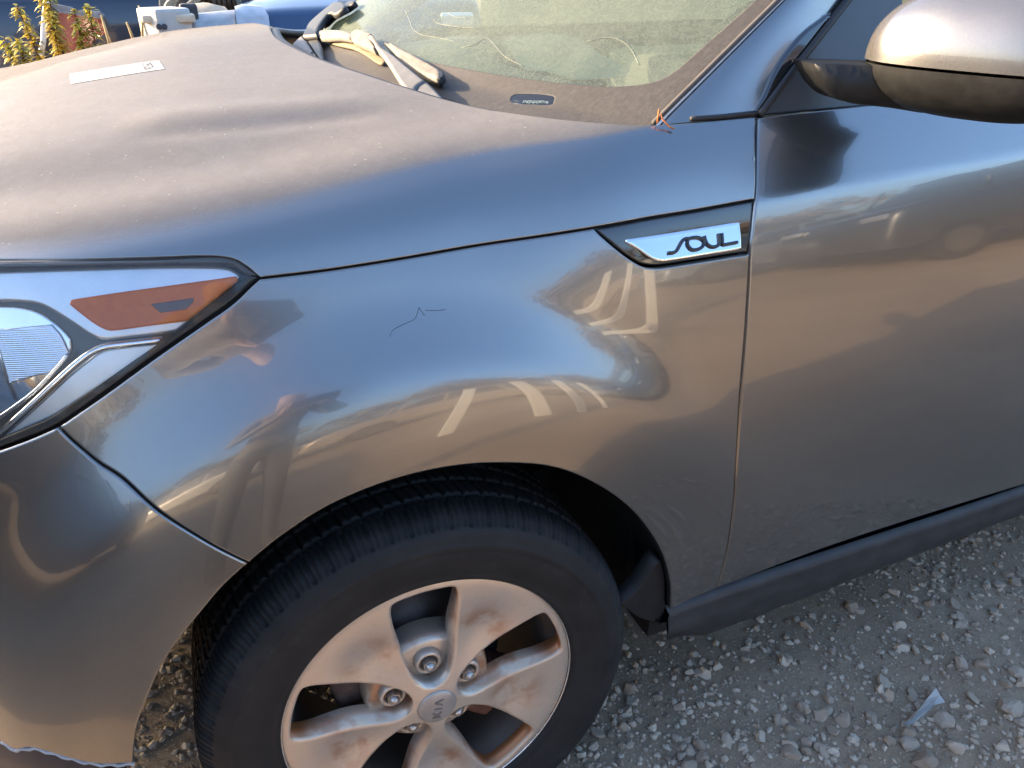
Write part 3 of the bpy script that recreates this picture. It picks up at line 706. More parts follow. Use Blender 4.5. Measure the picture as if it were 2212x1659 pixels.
# cowl tray under the windscreen with louvres
COWL = simple('cowl_plastic', (.012, .014, .02), .45, var=.2)
cowl = empty('cowl_tray', parent=car)
V = []; ys = np.linspace(.14, 1.61, 50)
secs = [np.array([(-.02+.26*((y-YC)/.8)**2, y, 1.045), (.05+.22*((y-YC)/.8)**2, y, 1.052), (.22+.2*((y-YC)/.8)**2, y, 1.060)]) for y in ys]
loft('cowl_panel', secs, COWL, cowl)
V = []; F = []
for k in range(70):
    y = .75+k*.0115; x0 = .03+.22*((y-YC)/.8)**2; x1 = x0+.10
    i0 = len(V); V += [(x0, y, 1.056), (x1, y, 1.063), (x1, y+.004, 1.063), (x0, y+.004, 1.056), (x0, y, 1.05), (x1, y, 1.055), (x1, y+.004, 1.055), (x0, y+.004, 1.05)]
    F += [tuple(i0+q for q in f) for f in ((0, 1, 2, 3), (0, 4, 5, 1), (3, 2, 6, 7), (0, 3, 7, 4), (1, 5, 6, 2))]
lv = mesh_obj('louvre_slats', V, F, COWL, cowl, False); lv['kind'] = 'stuff'
# seal along the hood's rear edge
hs = crom(np.vstack([half_rear[6:], mir(half_rear)[:-6]]), .012); P = HOOD.ev(hs[:, 0], hs[:, 1]); P[:, 0] += .008; P[:, 2] -= .012
tube('hood_seal', P, .009, RUBBER_SEAL, cowl, seg=8)

# --- wipers
wz = lambda pts: [(548.6+u*.22321, v*.22321) for u, v in pts]
def wpart(name, h, segs, mat, parent, thick=.008, rnd=.002):
    s = WS.offset(h); q = trace(s, [wz(t) for t in segs], step=.004)
    return panel(name, s, q, mat, parent, step=.006, thick=thick, rnd=rnd, drop=rnd*.6)
wip = empty('wiper', parent=car)
wpart('wiper_arm', .034, [[(1095, 350), (1135, 328), (1185, 395), (1330, 512), (1500, 650), (1650, 770)], [(1650, 770), (1575, 820), (1545, 880)], [(1545, 880), (1480, 868), (1390, 750), (1290, 590), (1200, 475), (1150, 405), (1095, 350)]], WIPER_GREY, wip, .012, .004)
wpart('arm_pivot_cover', .030, [[(1560, 885), (1585, 825), (1665, 778)], [(1665, 778), (1760, 870), (1835, 950), (1900, 1010)], [(1900, 1010), (1700, 990), (1560, 950), (1560, 885)]], WIPER_GREY, wip, .02, .004)
wpart('blade_clip', .030, [[(935, 312), (1000, 275), (1130, 318)], [(1130, 318), (1110, 350), (1160, 440), (1150, 462)], [(1150, 462), (1040, 420), (940, 385)], [(940, 385), (935, 312)]], WIPER_TAN, wip, .014, .003)
wpart('blade', .024, [[(600, 330), (620, 288), (720, 277), (850, 282), (945, 312)], [(945, 312), (935, 372)], [(935, 372), (800, 355), (655, 352), (600, 330)]], WIPER_TAN, wip, .010, .005)
wpart('blade', .024, [[(1245, 405), (1300, 408), (1450, 470), (1620, 565), (1770, 650), (1800, 690), (1790, 735), (1760, 745)], [(1760, 745), (1640, 700), (1480, 610), (1330, 480), (1245, 405)]], WIPER_TAN, wip, .010, .005)
wpart('blade_end', .022, [[(1800, 680), (1836, 700), (1830, 735), (1795, 755), (1760, 748)], [(1760, 748), (1790, 735), (1800, 680)]], BLACK_PLASTIC, wip, .012)
wpart('squeegee', .010, [[(650, 362), (800, 362), (940, 392), (1060, 430), (1180, 490)], [(1180, 490), (1260, 590), (1200, 600), (1080, 525), (960, 468), (800, 430), (680, 392), (650, 362)]], simple('yellowed_squeegee', (.20, .145, .075), .7, var=.25), wip, .004, .001)
wpart('squeegee', .008, [[(1290, 470), (1480, 620), (1660, 720), (1800, 770)], [(1800, 770), (1820, 800), (1780, 810), (1600, 730), (1450, 640), (1290, 470)]], BLACK_PLASTIC, wip, .005, .001)
wip2 = empty('wiper', parent=car)
wpart('wiper_arm', .03, [[(465, 335), (520, 232), (640, 120), (720, 55), (790, 8), (850, 12), (882, 45)], [(882, 45), (860, 75), (770, 130), (720, 120), (640, 215), (600, 320)], [(600, 320), (520, 330), (465, 335)]], BLACK_PLASTIC, wip2, .012, .004)
wpart('arm_pivot_cover', .026, [[(365, 425), (420, 372), (466, 345)], [(466, 345), (520, 420), (590, 520)], [(590, 520), (500, 490), (365, 425)]], WIPER_GREY, wip2, .02, .004)
wpart('blade', .018, [[(480, 345), (600, 330), (625, 380), (650, 440)], [(650, 440), (670, 560), (640, 570), (600, 520)], [(600, 520), (540, 430), (480, 345)]], BLACK_PLASTIC, wip2, .012, .004)
wpart('blade', .018, [[(690, 205), (780, 125), (870, 80), (960, 20), (975, 0)], [(975, 0), (930, 0), (850, 50), (720, 130), (650, 230)], [(650, 230), (690, 205)]], BLACK_PLASTIC, wip2, .012, .003)

# --- near windscreen pillar
t_ = np.linspace(-.05, 3.2, 40)
def pil(px0, px1, y0, y1): return at_y(px0, y0), at_y(px1, y1)
i0, i1 = WS.ev(*ng[0])[0], WS.ev(*ng[3])[0]
o0, o1_ = at_y((1636, 251), .097), at_y((1829, 0), .150)
secs = []
for t in t_:
    a = i0+(i1-i0)*t; b = o0+(o1_-o0)*t
    lift = np.array([-.25, -.75, .55]); lift /= np.linalg.norm(lift)
    row = [a+np.array([.012, .01, -.012])]
    for s in np.linspace(0, 1, 14):
        row.append(a+(b-a)*s+lift*.009*math.sin(math.pi*s**.75)*(1 if s < 1 else 0)+lift*.002)
    row.append(b+np.array([.004, .02, -.004])); secs.append(np.array(row))
loft('windscreen_pillar', secs, PAINT, car)
tube('pillar_trim', [i0+(i1-i0)*t+np.array([-.002, -.002, .006]) for t in np.linspace(-.05, 3.2, 20)], .0035, simple('dusty_rubber_trim', (.07, .062, .056), .85), car, seg=8)
# black wedge moulding and seal in front of the door frame
dz_ = tile(1474.7, 0)
def upl(name, segs, mat, off=0.0, parent=None, **k):
    s = UPPER.offset(off); return panel(name, s, trace(s, segs, step=.006), mat, parent or car, step=.012, **k)
sealU = UPPER.offset(.004).pix([(1639, 250), (1700, 168), (1770, 78), (1834, -4)])
q = crom(np.vstack([sealU, sealU[-1]+(sealU[-1]-sealU[-2])*2.2]), .01); UO = UPPER.offset(.004); tube('door_seal', UO.ev(q[:, 0], q[:, 1]), .0055, RUBBER_SEAL, car, seg=8)
upl('black_moulding', [dz_([(478, 728), (540, 605), (600, 470), (680, 340), (800, 200), (950, 88)]), dz_([(950, 88), (968, 96), (720, 420), (500, 722), (478, 728)])], BLACK_GLOSS, .006, thick=.01, rnd=.004, drop=.003)
tube('pillar_gap', [HOOD.ev(*a)[0]+np.array([0, .002, .003]) for a in crom(HOOD.pix([(1493, 263), (1560, 258), (1633, 250)]), .01)], [.0035]*len(crom(HOOD.pix([(1493, 263), (1560, 258), (1633, 250)]), .01)), RUBBER_SEAL, car, seg=8)
# mirror foot panel, side window
sail = UPPER.pix([(1648, 246), (1838, 0)])
loop = np.vstack([[UPPER.pix([(1648, 247)])[0]], [UPPER.pix([(1838, 0)])[0]], [(sail[1][0]+.16, 1.34), (sail[1][0]+.17, 1.32)], [UPPER.pix([(1950, 0)])[0]], [(.80, 1.10)], [UPPER.pix([(1870, 229)])[0]]])
SAIL = simple('satin_black_panel', (.05, .054, .06), .38, var=.1)
panel('mirror_foot_panel', UPPER, loop, SAIL, door, step=.012, thick=.012)
panel('side_window', UPPER.offset(-.006), np.array([(.80, 1.085), (1.5, 1.10), (1.5, 1.47), (1.05, 1.46), (.86, 1.33)]), SIDE_GLASS, door, step=.03, thick=.004)

# --- door mirror
mirror = empty('door_mirror', parent=car)
def sup(a, e): return math.copysign(abs(a)**e, a)
MC = np.array([.722, -.066, 1.158]); MA = np.array([.36, -.93, .0]); MA /= np.linalg.norm(MA); MF = np.array([-MA[1]*-1, 0, 0])
MF = np.array([MA[1], -MA[0], 0.0])      # forward-facing axis
if MF[0] > 0: MF = -MF
MU = np.array([0, 0, 1.0])
def mirror_shell(name, lat0, lat1, su, mat, seg=72, rows=28, ly=.142, lf=.085):
    V = []; F = []
    for i in range(rows+1):
        la = lat0+(lat1-lat0)*i/rows
        for k in range(seg):
            lo = 2*math.pi*k/seg; c = abs(math.cos(la))**.8
            p = MC+MA*ly*sup(math.cos(lo), .72)*c+MF*lf*sup(math.sin(lo), .8)*c*(1 if math.sin(lo) > 0 else .35)+MU*su*sup(math.sin(la), .85)
            V.append(p)
    for i in range(rows):
        for k in range(seg): F.append((i*seg+k, i*seg+(k+1) % seg, (i+1)*seg+(k+1) % seg, (i+1)*seg+k))
    return mesh_obj(name, V, F, mat, mirror)
mirror_shell('mirror_cap', R(0), R(90), .088, PAINT_FILM)
mirror_shell('mirror_base_shell', R(-90), R(-2), .062, DUSTY_PLASTIC, ly=.140, lf=.084)
arm_px = crom([(1757, 137), (1766, 160), (1783, 188), (1812, 214), (1860, 227), (1925, 234), (2000, 246)], 12)
arm_top = crom([(1757, 136), (1800, 137), (1866, 139), (1960, 142), (2000, 146)], 12); nA = 18
bot = arm_px[np.linspace(0, len(arm_px)-1, nA).astype(int)]; top = arm_top[np.linspace(0, len(arm_top)-1, nA).astype(int)]
secs = []
for k, (b_, t_) in enumerate(zip(bot, top)):
    f_ = k/(nA-1); y0_ = .062-.075*f_; c_t = at_y(t_, y0_); c_b = at_y(b_, y0_); mid = (c_t+c_b)/2; back = np.array([.012, .05, 0])
    secs.append(np.array([c_t+back, c_t+np.array([0, .006, .0]), c_t*.97+c_b*.03+np.array([0, -.002, 0]), mid+np.array([-.003, -.006, 0]), c_b*.95+c_t*.05+np.array([0, -.001, 0]), c_b+np.array([0, .006, 0]), c_b+back]))
loft('mirror_arm', secs, BLACK_PLASTIC, mirror)

# --- body shell: far side, roof, rear (closes the car and casts its shadow)
secs = []
for x in np.linspace(-.80, 3.25, 60):
    row = []
    for z in np.linspace(.25, 1.08 if x > .52 else float(zs_of(x))-.004, 20):
        xx = min(x, 1.7); y = float(side_y(xx, z)[0])+.25*sstep((x-2.9)/.4)*.5; row.append((x, 2*YC-y, z))
    secs.append(np.array(row))
loft('far_side_body', secs, PAINT, car)
secs = []
for x in np.linspace(1.552, 3.25, 30):
    row = []
    for z in np.linspace(.32, 1.10, 20):
        y = float(side_y(1.7, min(z, 1.12))[0])+.25*sstep((x-2.9)/.4)*.5; row.append((x, y, z))
    secs.append(np.array(row))
loft('rear_side_body', secs, PAINT, car)
secs = []
for x in np.linspace(.86, 3.1, 24):
    zr = 1.52+.09*math.sin(math.pi*min(1, (x-.86)/2.4)**.8)-.03*sstep((x-2.6)/.5)
    secs.append(np.array([(x, YC+(.60*s), zr-.035*abs(s)**3-.0) for s in np.linspace(-1.05, 1.05, 21)]))
loft('roof', secs, PAINT, car)
bm = bmesh.new(); bm_box(bm, (3.2, YC, .9), (.08, 1.5, 1.1)); bm_obj('tailgate', bm, PAINT, car)
secs = [np.array([(x, 2*YC-(.098+(z-1.088)*.34), z) for z in np.linspace(1.08, 1.5, 6)]) for x in np.linspace(.75, 3.1, 10)]
loft('far_side_glass', secs, SIDE_GLASS, car)
fp = [np.array([2*YC-p[1] if k == 1 else p[k] for k in range(3)]) for p in (i0, i1)]
tube('far_pillar', [fp[0]+(fp[1]-fp[0])*t for t in np.linspace(0, 3, 10)], .045, PAINT, car)

# --- hood sticker
zst = lambda pts: [((240+u*.18987)/1.82278, (220+v*.18987)/1.82278) for u, v in pts]
hs1 = HOOD.offset(.0007)
PAPER = simple('white_sticker_paper', (.36, .35, .335), .6, var=.03)
sq = hs1.pix(zst([(178, 375), (2030, 90), (2152, 268), (210, 580)]))
sticker = panel('sticker', hs1, sq, PAPER, hood, step=.012, scale=(1, .95), thick=.0004, rnd=.0005, drop=.0001)
sticker['label'] = 'white paper sticker with printed stock number on the dusty hood'
cu = bpy.data.curves.new('num', 'FONT'); cu.body = '29326'; cu.size = 1.0; cu.align_x = 'CENTER'; cu.align_y = 'CENTER'
to = bpy.data.objects.new('num_tmp', cu); COL.objects.link(to)
dg = bpy.context.evaluated_depsgraph_get(); me = bpy.data.meshes.new_from_object(to.evaluated_get(dg)); bpy.data.objects.remove(to)
hs2 = HOOD.offset(.0012)
q4 = [hs2.ev(*a)[0] for a in hs2.pix(zst([(1640, 158), (1860, 128), (1955, 255), (1705, 292)]))]   # top-left, top-right, bottom-right, bottom-left on the page
w_ = max(v.co[0] for v in me.vertices)*2; h_ = max(v.co[1] for v in me.vertices)*2
for v in me.vertices:
    s = v.co[0]/w_+.5; t = v.co[1]/h_+.5          # text runs down the page, tops towards the right
    v.co = Vector((q4[0]*(1-s)+q4[3]*s)*(1-t)+(q4[1]*(1-s)+q4[2]*s)*t)
link('sticker_number', me, simple('faded_print', (.03, .035, .05), .6), hood)
for px in ([(1437, 190), (1462, 187), (1480, 240), (1455, 245)], [(1515, 178), (1540, 175), (1552, 208), (1530, 213)]):
    panel('sticker_mark', hs2, hs2.pix(zst(px)), simple('faint_mark', (.58, .47, .40), .6), hood, step=.01, scale=(1, .95), thick=.0003, rnd=.0004, drop=.0001)

# ------------------------------------------------------------------ front wheel
wheel = empty('front_wheel', parent=car)
ST, CB = -.0376, -.0571
e1 = np.array([math.cos(ST), math.sin(ST), 0.0]); n0 = np.array([math.sin(ST), -math.cos(ST), 0.0])
e2 = np.array([0, 0, 1.0])*math.cos(CB)+n0*math.sin(CB); e3 = n0*math.cos(CB)-np.array([0, 0, 1.0])*math.sin(CB)
wheel.matrix_local = Matrix(((e1[0], e2[0], e3[0], 0), (e1[1], e2[1], e3[1], -.010), (e1[2], e2[2], e3[2], .315), (0, 0, 0, 1)))
# local: xy = wheel plane, +z outboard, z=0 at the rim lip
TYRE, nt, b = nodes_of('tyre_rubber')
oc = obj_coord(nt); tn = noise(nt, oc, 18, 6, .65)
nt.links.new(mixc(nt, math2(nt, 'MULTIPLY', maprange(nt, noise(nt, oc, 34, 7, .75, .8), .55, .75), .3), ramp(nt, tn, .3, .75, (.007, .007, .0075), (.019, .0185, .018)), (.06, .066, .057)), b.inputs['Base Color']); setp(b, Roughness=.68, Specular_IOR_Level=.34); bump(nt, b, noise(nt, oc, 400, 4), .15, .0006)
prof = [(.2165, -.004), (.2195, .0035), (.224, .0065), (.232, .0070), (.245, .0105), (.262, .0135), (.275, .0135), (.2755, .0142), (.283, .0140), (.2835, .0130), (.295, .0095), (.303, .0050), (.3075, .0010), (.311, -.003), (.3165, -.009), (.3205, -.016), (.3235, -.026), (.3245, -.036)]
for z0 in (-.042, -.082, -.122, -.162):
    prof += [(.3250, z0+.002), (.3252, z0), (.3180, z0-.002), (.3178, z0-.007), (.3252, z0-.009), (.3255, z0-.016), (.3256, z0-.024), (.3254, z0-.031)]
prof += [(.3235, -.188), (.318, -.198), (.306, -.206), (.27, -.215), (.22, -.208), (.215, -.2)]
pr = np.array(prof); fine = crom(pr, .0032); NS = 1008; PIT = 72
V = np.zeros((len(fine), NS, 3)); an = np.arange(NS)*2*math.pi/NS
jit = rng.uniform(-.12, .12, PIT)
for i, (r, z) in enumerate(fine):
    rr = np.full(NS, r)
    ph = (an/(2*math.pi)*PIT+ (0 if z > -.04 else .45+z*7)) ; cell = ph-np.floor(ph)
    if r > .3035 and z > -.046:      # shoulder slots and sipes
        dep = .0042*sstep((r-.3035)/.005)
        rr = rr-dep*(np.abs(cell-.5) < .075)-dep*.6*((np.abs(cell-.18) < .04) | (np.abs(cell-.82) < .04))
    elif r > .322 and z > -.2:       # slanted grooves across the ribs
        rr = rr-.004*(np.abs(cell-.5) < .09)-.002*(np.abs(cell-.05) < .05)
    V[i, :, 0] = rr*np.cos(an); V[i, :, 1] = rr*np.sin(an); V[i, :, 2] = z
F = [(i*NS+k, i*NS+(k+1) % NS, (i+1)*NS+(k+1) % NS, (i+1)*NS+k) for i in range(len(fine)-1) for k in range(NS)]
mesh_obj('tyre', V.reshape(-1, 3), F, TYRE, wheel)
# rim face
ALLOY, nt, b = nodes_of('brake_dusted_alloy')
oc = obj_coord(nt); a1n = noise(nt, oc, 11, 5, .6); a2n = noise(nt, oc, 130, 5, .7)
sx = N(nt, 'ShaderNodeSeparateXYZ'); nt.links.new(oc, sx.inputs[0])
deep = maprange(nt, sx.outputs['Z'], .000, -.030)
rl_ = N(nt, 'ShaderNodeVectorMath', operation='LENGTH'); nt.links.new(oc, rl_.inputs[0])
rust = math2(nt, 'MULTIPLY', maprange(nt, sx.outputs['Z'], -.001, -.010), math2(nt, 'MAXIMUM', maprange(nt, noise(nt, oc, 16, 4), .42, .60, 0, .7), maprange(nt, rl_.outputs['Value'], .155, .195, 0, .95)))
col = mixc(nt, maprange(nt, a1n, .25, .6, .35, 1.0), (.58, .54, .50), (.56, .435, .32))
col = mixc(nt, math2(nt, 'MULTIPLY', maprange(nt, a2n, .5, .75), .25), col, (.40, .27, .17))
col = mixc(nt, rust, col, (.34, .125, .04))
nt.links.new(col, b.inputs['Base Color'])
nt.links.new(maprange(nt, a1n, .3, .75, .6, .25), b.inputs['Metallic']); setp(b, Roughness=.33)
def win_half(r): return np.interp(r, [.036, .040, .046, .055, .068, .085, .105, .13, .165, .188, .198, .203, .2055], [0, .013, .0205, .0265, .0315, .0360, .0395, .0430, .0465, .0475, .0450, .0370, 0])
def win_loop(a, ins=0.0):
    rs = np.r_[.036, .0375, .040, .0435, .048, np.arange(.055, .19, .01), .194, .198, .201, .2035, .2055]
    up = [(r, win_half(r)) for r in rs]; L = up+[(r, -w) for r, w in up[::-1][1:-1]]
    L = np.array(L); L = crom(L, .004, closed=True)
    c, s = math.cos(a), math.sin(a); return np.stack([L[:, 0]*c-L[:, 1]*s, L[:, 0]*s+L[:, 1]*c], 1)
WA = [R(90+72*k+1) for k in range(5)]
G1 = np.arange(-.24, .2401, .004); GX, GY = np.meshgrid(G1, G1, indexing='ij'); GR = np.hypot(GX, GY); GA = np.arctan2(GY, GX)
ph = np.cos((GA-WA[0]-math.pi)*5)                       # +1 at spoke middle
H = np.interp(GR, [0, .03, .05, .09, .13, .17, .200, .211, .216, .2195, .24], [.008, .0075, .005, .001, -.001, .000, .0005, .0005, -.001, -.003, -.006])
edge = np.min([np.hypot(GX*0, 0)+1 for _ in range(1)], 0)
H = H-.010*np.exp(-((GR-.13)/.048)**2)*np.clip(.5+.5*ph, 0, 1)**1.5     # spokes dished along the middle
H = gsmooth(gsmooth(H, 1.0, 0), 1.0, 1)
RIM = Surf(G1, G1, np.stack([GX, GY, H], -1), (0, 0, 1))
ca = np.linspace(0, 2*math.pi, 181)[:-1]
rim = panel('rim', RIM, np.stack([.2193*np.cos(ca), .2193*np.sin(ca)], 1), ALLOY, wheel, step=.006, thick=.012, rnd=.0045, drop=.0028, holes=[win_loop(a) for a in WA], hole_depth=.040, hole_taper=-.16)
def lathe(name, prof, mat, parent, seg=96):
    V = []; F = []
    for r, z in prof: V += [(r*math.cos(2*math.pi*k/seg), r*math.sin(2*math.pi*k/seg), z) for k in range(seg)]
    for i in range(len(prof)-1): F += [(i*seg+k, i*seg+(k+1) % seg, (i+1)*seg+(k+1) % seg, (i+1)*seg+k) for k in range(seg)]
    return mesh_obj(name, V, F, mat, parent)
tube('rim_lip', [(.2180*math.cos(t), .2180*math.sin(t), -.0012) for t in np.linspace(0, 2*math.pi, 145)[:-1]], .0017, simple('bright_rim_lip', (.62, .62, .62), .25, .8), wheel, closed=True)
lathe('rim_barrel', [(.2195, -.004), (.214, -.010), (.2135, -.030), (.198, -.040), (.192, -.08), (.19, -.15), (.2, -.2)], simple('dark_brown_barrel', (.06, .045, .035), .6), wheel)
lathe('hub_pad', [(.001, -.030), (.040, -.030), (.086, -.030), (.092, -.033), (.096, -.045), (.098, -.07)], ALLOY, wheel)
lathe('brake_disc', [(.001, -.085), (.06, -.085), (.062, -.095), (.135, -.095), (.1355, -.12)], simple('brake_disc_iron', (.09, .075, .065), .45, .6), wheel)
NUT = simple('lug_nut_steel', (.42, .39, .36), .3, .85)
lug = None
for k, a in enumerate(WA):
    if lug is None:
        bm = bmesh.new()
        bmesh.ops.create_cone(bm, cap_ends=True, segments=6, radius1=.0108, radius2=.0104, depth=.018, matrix=Matrix.Translation((0, 0, .009)))
        bmesh.ops.create_uvsphere(bm, u_segments=14, v_segments=8, radius=.0078, matrix=Matrix.Translation((0, 0, .017)))
        lug = bm_obj('lug_nut', bm, NUT, wheel); o = lug
        cupl = lathe('lug_pocket', [(.0125, -.006), (.0135, .010), (.0165, .0125), (.0195, .010), (.021, .0)], ALLOY, wheel, 32); c = cupl
    else:
        o = lug.copy(); COL.objects.link(o); c = cupl.copy(); COL.objects.link(c)
    o.location = c.location = (.0595*math.cos(a), .0595*math.sin(a), -.0295)
# calliper and tyre valve side bits behind the windows
bm = bmesh.new(); bm_box(bm, (.105, -.085, -.085), (.07, .10, .045), Matrix.Rotation(R(-40), 3, 'Z'), bev=.012); bm_obj('brake_calliper', bm, simple('rusty_calliper', (.16, .07, .045), .7, var=.5), wheel, True)
bm = bmesh.new(); bm_box(bm, (-.115, .02, -.085), (.05, .10, .04), Matrix.Rotation(R(10), 3, 'Z'), bev=.012); bm_obj('calliper_bracket', bm, simple('rusty_bracket', (.10, .06, .045), .75, var=.5), wheel, True)
# centre cap with raised letters
cap = lathe('hub_cap', [(.0005, .0128), (.020, .0122), (.0265, .0108), (.0285, .0095), (.0295, .0075), (.0295, .002)], simple('grey_cap_paint', (.36, .32, .28), .38, .4), wheel, 64)
bm = bmesh.new()
def bar(x0, y0, x1, y1, w=.0023):
    d = math.hypot(x1-x0, y1-y0); bm_box(bm, ((x0+x1)/2, (y0+y1)/2, .0128), (d, w, .0018), Matrix.Rotation(math.atan2(y1-y0, x1-x0), 3, 'Z'))
bar(-.0165, -.006, -.0165, .006); bar(-.0155, -.0005, -.0075, .006); bar(-.0145, .0005, -.0065, -.006); bar(0, -.006, 0, .006); bar(.0065, -.006, .0115, .006); bar(.0115, .006, .0165, -.006)
lt = bm_obj('cap_letters', bm, simple('cap_letter_silver', (.22, .2, .18), .35, .5), wheel); lt.rotation_euler = (0, 0, R(79))

# ------------------------------------------------------------------ ground and gravel
GROUND, nt, b = nodes_of('compacted_gravel_dirt')
oc = obj_coord(nt); g1 = noise(nt, oc, 1.1, 6, .6); g2 = noise(nt, oc, 22, 8, .7); g3 = noise(nt, oc, 160, 6, .7)
vor = N(nt, 'ShaderNodeTexVoronoi'); vor.inputs['Scale'].default_value = 120; nt.links.new(oc, vor.inputs['Vector'])
c0 = mixc(nt, maprange(nt, g1, .35, .68), (.21, .15, .095), (.33, .25, .17))
c0 = mixc(nt, maprange(nt, g2, .35, .75), c0, (.24, .17, .11)); c0 = mixc(nt, maprange(nt, g3, .45, .8, 0, .6), c0, (.42, .33, .24))
nt.links.new(c0, b.inputs['Base Color']); setp(b, Roughness=.95)
hgt = math2(nt, 'ADD', g3, math2(nt, 'MULTIPLY', g2, 1.5)); bump(nt, b, hgt, .6, .006)
nx = 130; V = []; F = []
gx = np.r_[-400, -120, -40, -15, -6, np.linspace(-3, 4, 180), 7, 15, 40, 120, 400]; gy = np.r_[-400, -120, -40, -15, -6, np.linspace(-3, 3.5, 170), 7, 15, 40, 120, 400]
def hmap(x, y):
    return .006*np.sin(x*3.1+1.3*np.sin(y*2.3))+.005*np.sin(y*4.7+x*1.9)+.0025*np.sin(x*17+y*11)*np.sin(y*19-x*5)
GXX, GYY = np.meshgrid(gx, gy, indexing='ij'); HZ = hmap(GXX, GYY); fade = ((np.abs(GXX) < 6) & (np.abs(GYY) < 6)); HZ = np.where(fade, HZ, 0)
V = np.stack([GXX, GYY, HZ], -1).reshape(-1, 3); ny = len(gy)
F = [(i*ny+j, (i+1)*ny+j, (i+1)*ny+j+1, i*ny+j+1) for i in range(len(gx)-1) for j in range(ny-1)]
tag(mesh_obj('ground', V, F, GROUND), kind='structure')

STONE, nt, b = nodes_of('limestone_gravel')
oc = obj_coord(nt); oi = N(nt, 'ShaderNodeObjectInfo'); att = N(nt, 'ShaderNodeAttribute', attribute_name='tint')
s1 = noise(nt, oc, 60, 5, .65)
c0 = mixc(nt, s1, (.30, .24, .175), (.60, .50, .385)); c0 = mixc(nt, math2(nt, 'MULTIPLY', att.outputs['Fac'], .85), c0, (.15, .105, .07))
nt.links.new(c0, b.inputs['Base Color']); setp(b, Roughness=.9); bump(nt, b, noise(nt, oc, 220, 4), .4, .001)
def stone_shape(seed, sub=1):
    bm = bmesh.new(); bmesh.ops.create_icosphere(bm, subdivisions=sub, radius=1.0); r_ = np.random.default_rng(seed)
    dirs = r_.normal(size=(9, 3)); dirs /= np.linalg.norm(dirs, axis=1)[:, None]; cut = r_.uniform(.42, .85, 9)
    Vv = np.array([tuple(v.co) for v in bm.verts])
    for d, c in zip(dirs, cut):
        t = Vv@d; Vv = Vv-np.outer(np.maximum(t-c, 0), d)
    Vv *= 1+r_.uniform(-.05, .05, (len(Vv), 1)); Fv = [tuple(v.index for v in f.verts) for f in bm.faces]; bm.free()
    return Vv, Fv
shapes1 = [stone_shape(s, 1) for s in range(14)]; shapes2 = [stone_shape(100+s, 2) for s in range(10)]
def visible_px(P):
    d = P-CAM; z = d@CF; return PW/2+FPX*(d@CR)/z, PH/2-FPX*(d@CU)/z, z
big = []
Vs = []; Fs = []; tint = []; nv = 0; k = 0
def patch(x, y): return math.sin(x*5.3+2*math.sin(y*4.1))*.5+math.sin(y*7.7+x*3.2)*.5
cnt = 0
while cnt < 26000:
    x = rng.uniform(-1.15, 2.3); y = rng.uniform(-1.5, 1.2)
    if y > .55 and x > .3: continue
    u, v, zc_ = visible_px(np.array([x, y, 0.0]))
    if zc_ < .3 or not (-250 < u < 2500 and 900 < v < 2000): continue
    dens = .5+.5*patch(x, y)
    if rng.uniform() > .25+.75*dens: continue
    s = .0018+.0105*rng.uniform()**4.0
    cnt += 1
    if s > .0088 and len(big) < 130 and 950 < v < 1680 and y < .1 and x > .3: big.append((x, y, s*rng.uniform(1.0, 1.7))); continue
    Vv, Fv = shapes1[rng.integers(14)]; a = rng.uniform(0, 6.28); c, s_ = math.cos(a), math.sin(a)
    q = Vv*np.array([s*rng.uniform(.8, 1.3), s*rng.uniform(.7, 1.1), s*rng.uniform(.5, .8)])
    q = np.stack([q[:, 0]*c-q[:, 1]*s_, q[:, 0]*s_+q[:, 1]*c, q[:, 2]], 1)+np.array([x, y, float(hmap(x, y))+s*.12])
    Vs.append(q); Fs += [tuple(i+nv for i in f) for f in Fv]; tint += [rng.uniform()**2]*len(Vv); nv += len(Vv)
g = mesh_obj('gravel', np.vstack(Vs), Fs, STONE, None, False); at_ = g.data.attributes.new('tint', 'FLOAT', 'POINT'); at_.data.foreach_set('value', tint)
tag(g, 'loose pale grey gravel scattered over the dirt beside the car', 'gravel', kind='stuff')
smeshes = []
for Vv, Fv in shapes2:
    me = bpy.data.meshes.new('stone'); me.from_pydata([tuple(v) for v in Vv], [], Fv); me.materials.append(STONE)
    at_ = me.attributes.new('tint', 'FLOAT', 'POINT'); at_.data.foreach_set('value', [rng.uniform()**2]*len(Vv)); smeshes.append(me)
for px, s in (((2180, 1530), .026), ((2036, 1560), .021), ((1995, 1645), .025), ((2065, 1620), .020), ((1880, 1555), .015), ((1960, 1610), .017), ((1900, 1490), .015), ((2120, 1440), .015), ((2150, 1320), .014), ((2060, 1330), .012), ((1770, 1620), .014), ((1640, 1600), .015), ((1515, 1640), .014), ((1680, 1560), .013)):
    p = at_z(px, s*.35); big.append((p[0], p[1], s))
for (x, y, s) in big:
    o = bpy.data.objects.new('stone', smeshes[rng.integers(len(smeshes))]); COL.objects.link(o)
    o.location = (x, y, float(hmap(x, y))+s*.22); o.rotation_euler = (rng.uniform(-.3, .3), rng.uniform(-.3, .3), rng.uniform(0, 6.28))
    o.scale = (s*rng.uniform(.9, 1.25), s*rng.uniform(.75, 1.05), s*rng.uniform(.6, .85))
    tag(o, 'pale grey limestone pebble lying loose on the dirt near the car', 'stone', 'larger pebbles in the gravel')
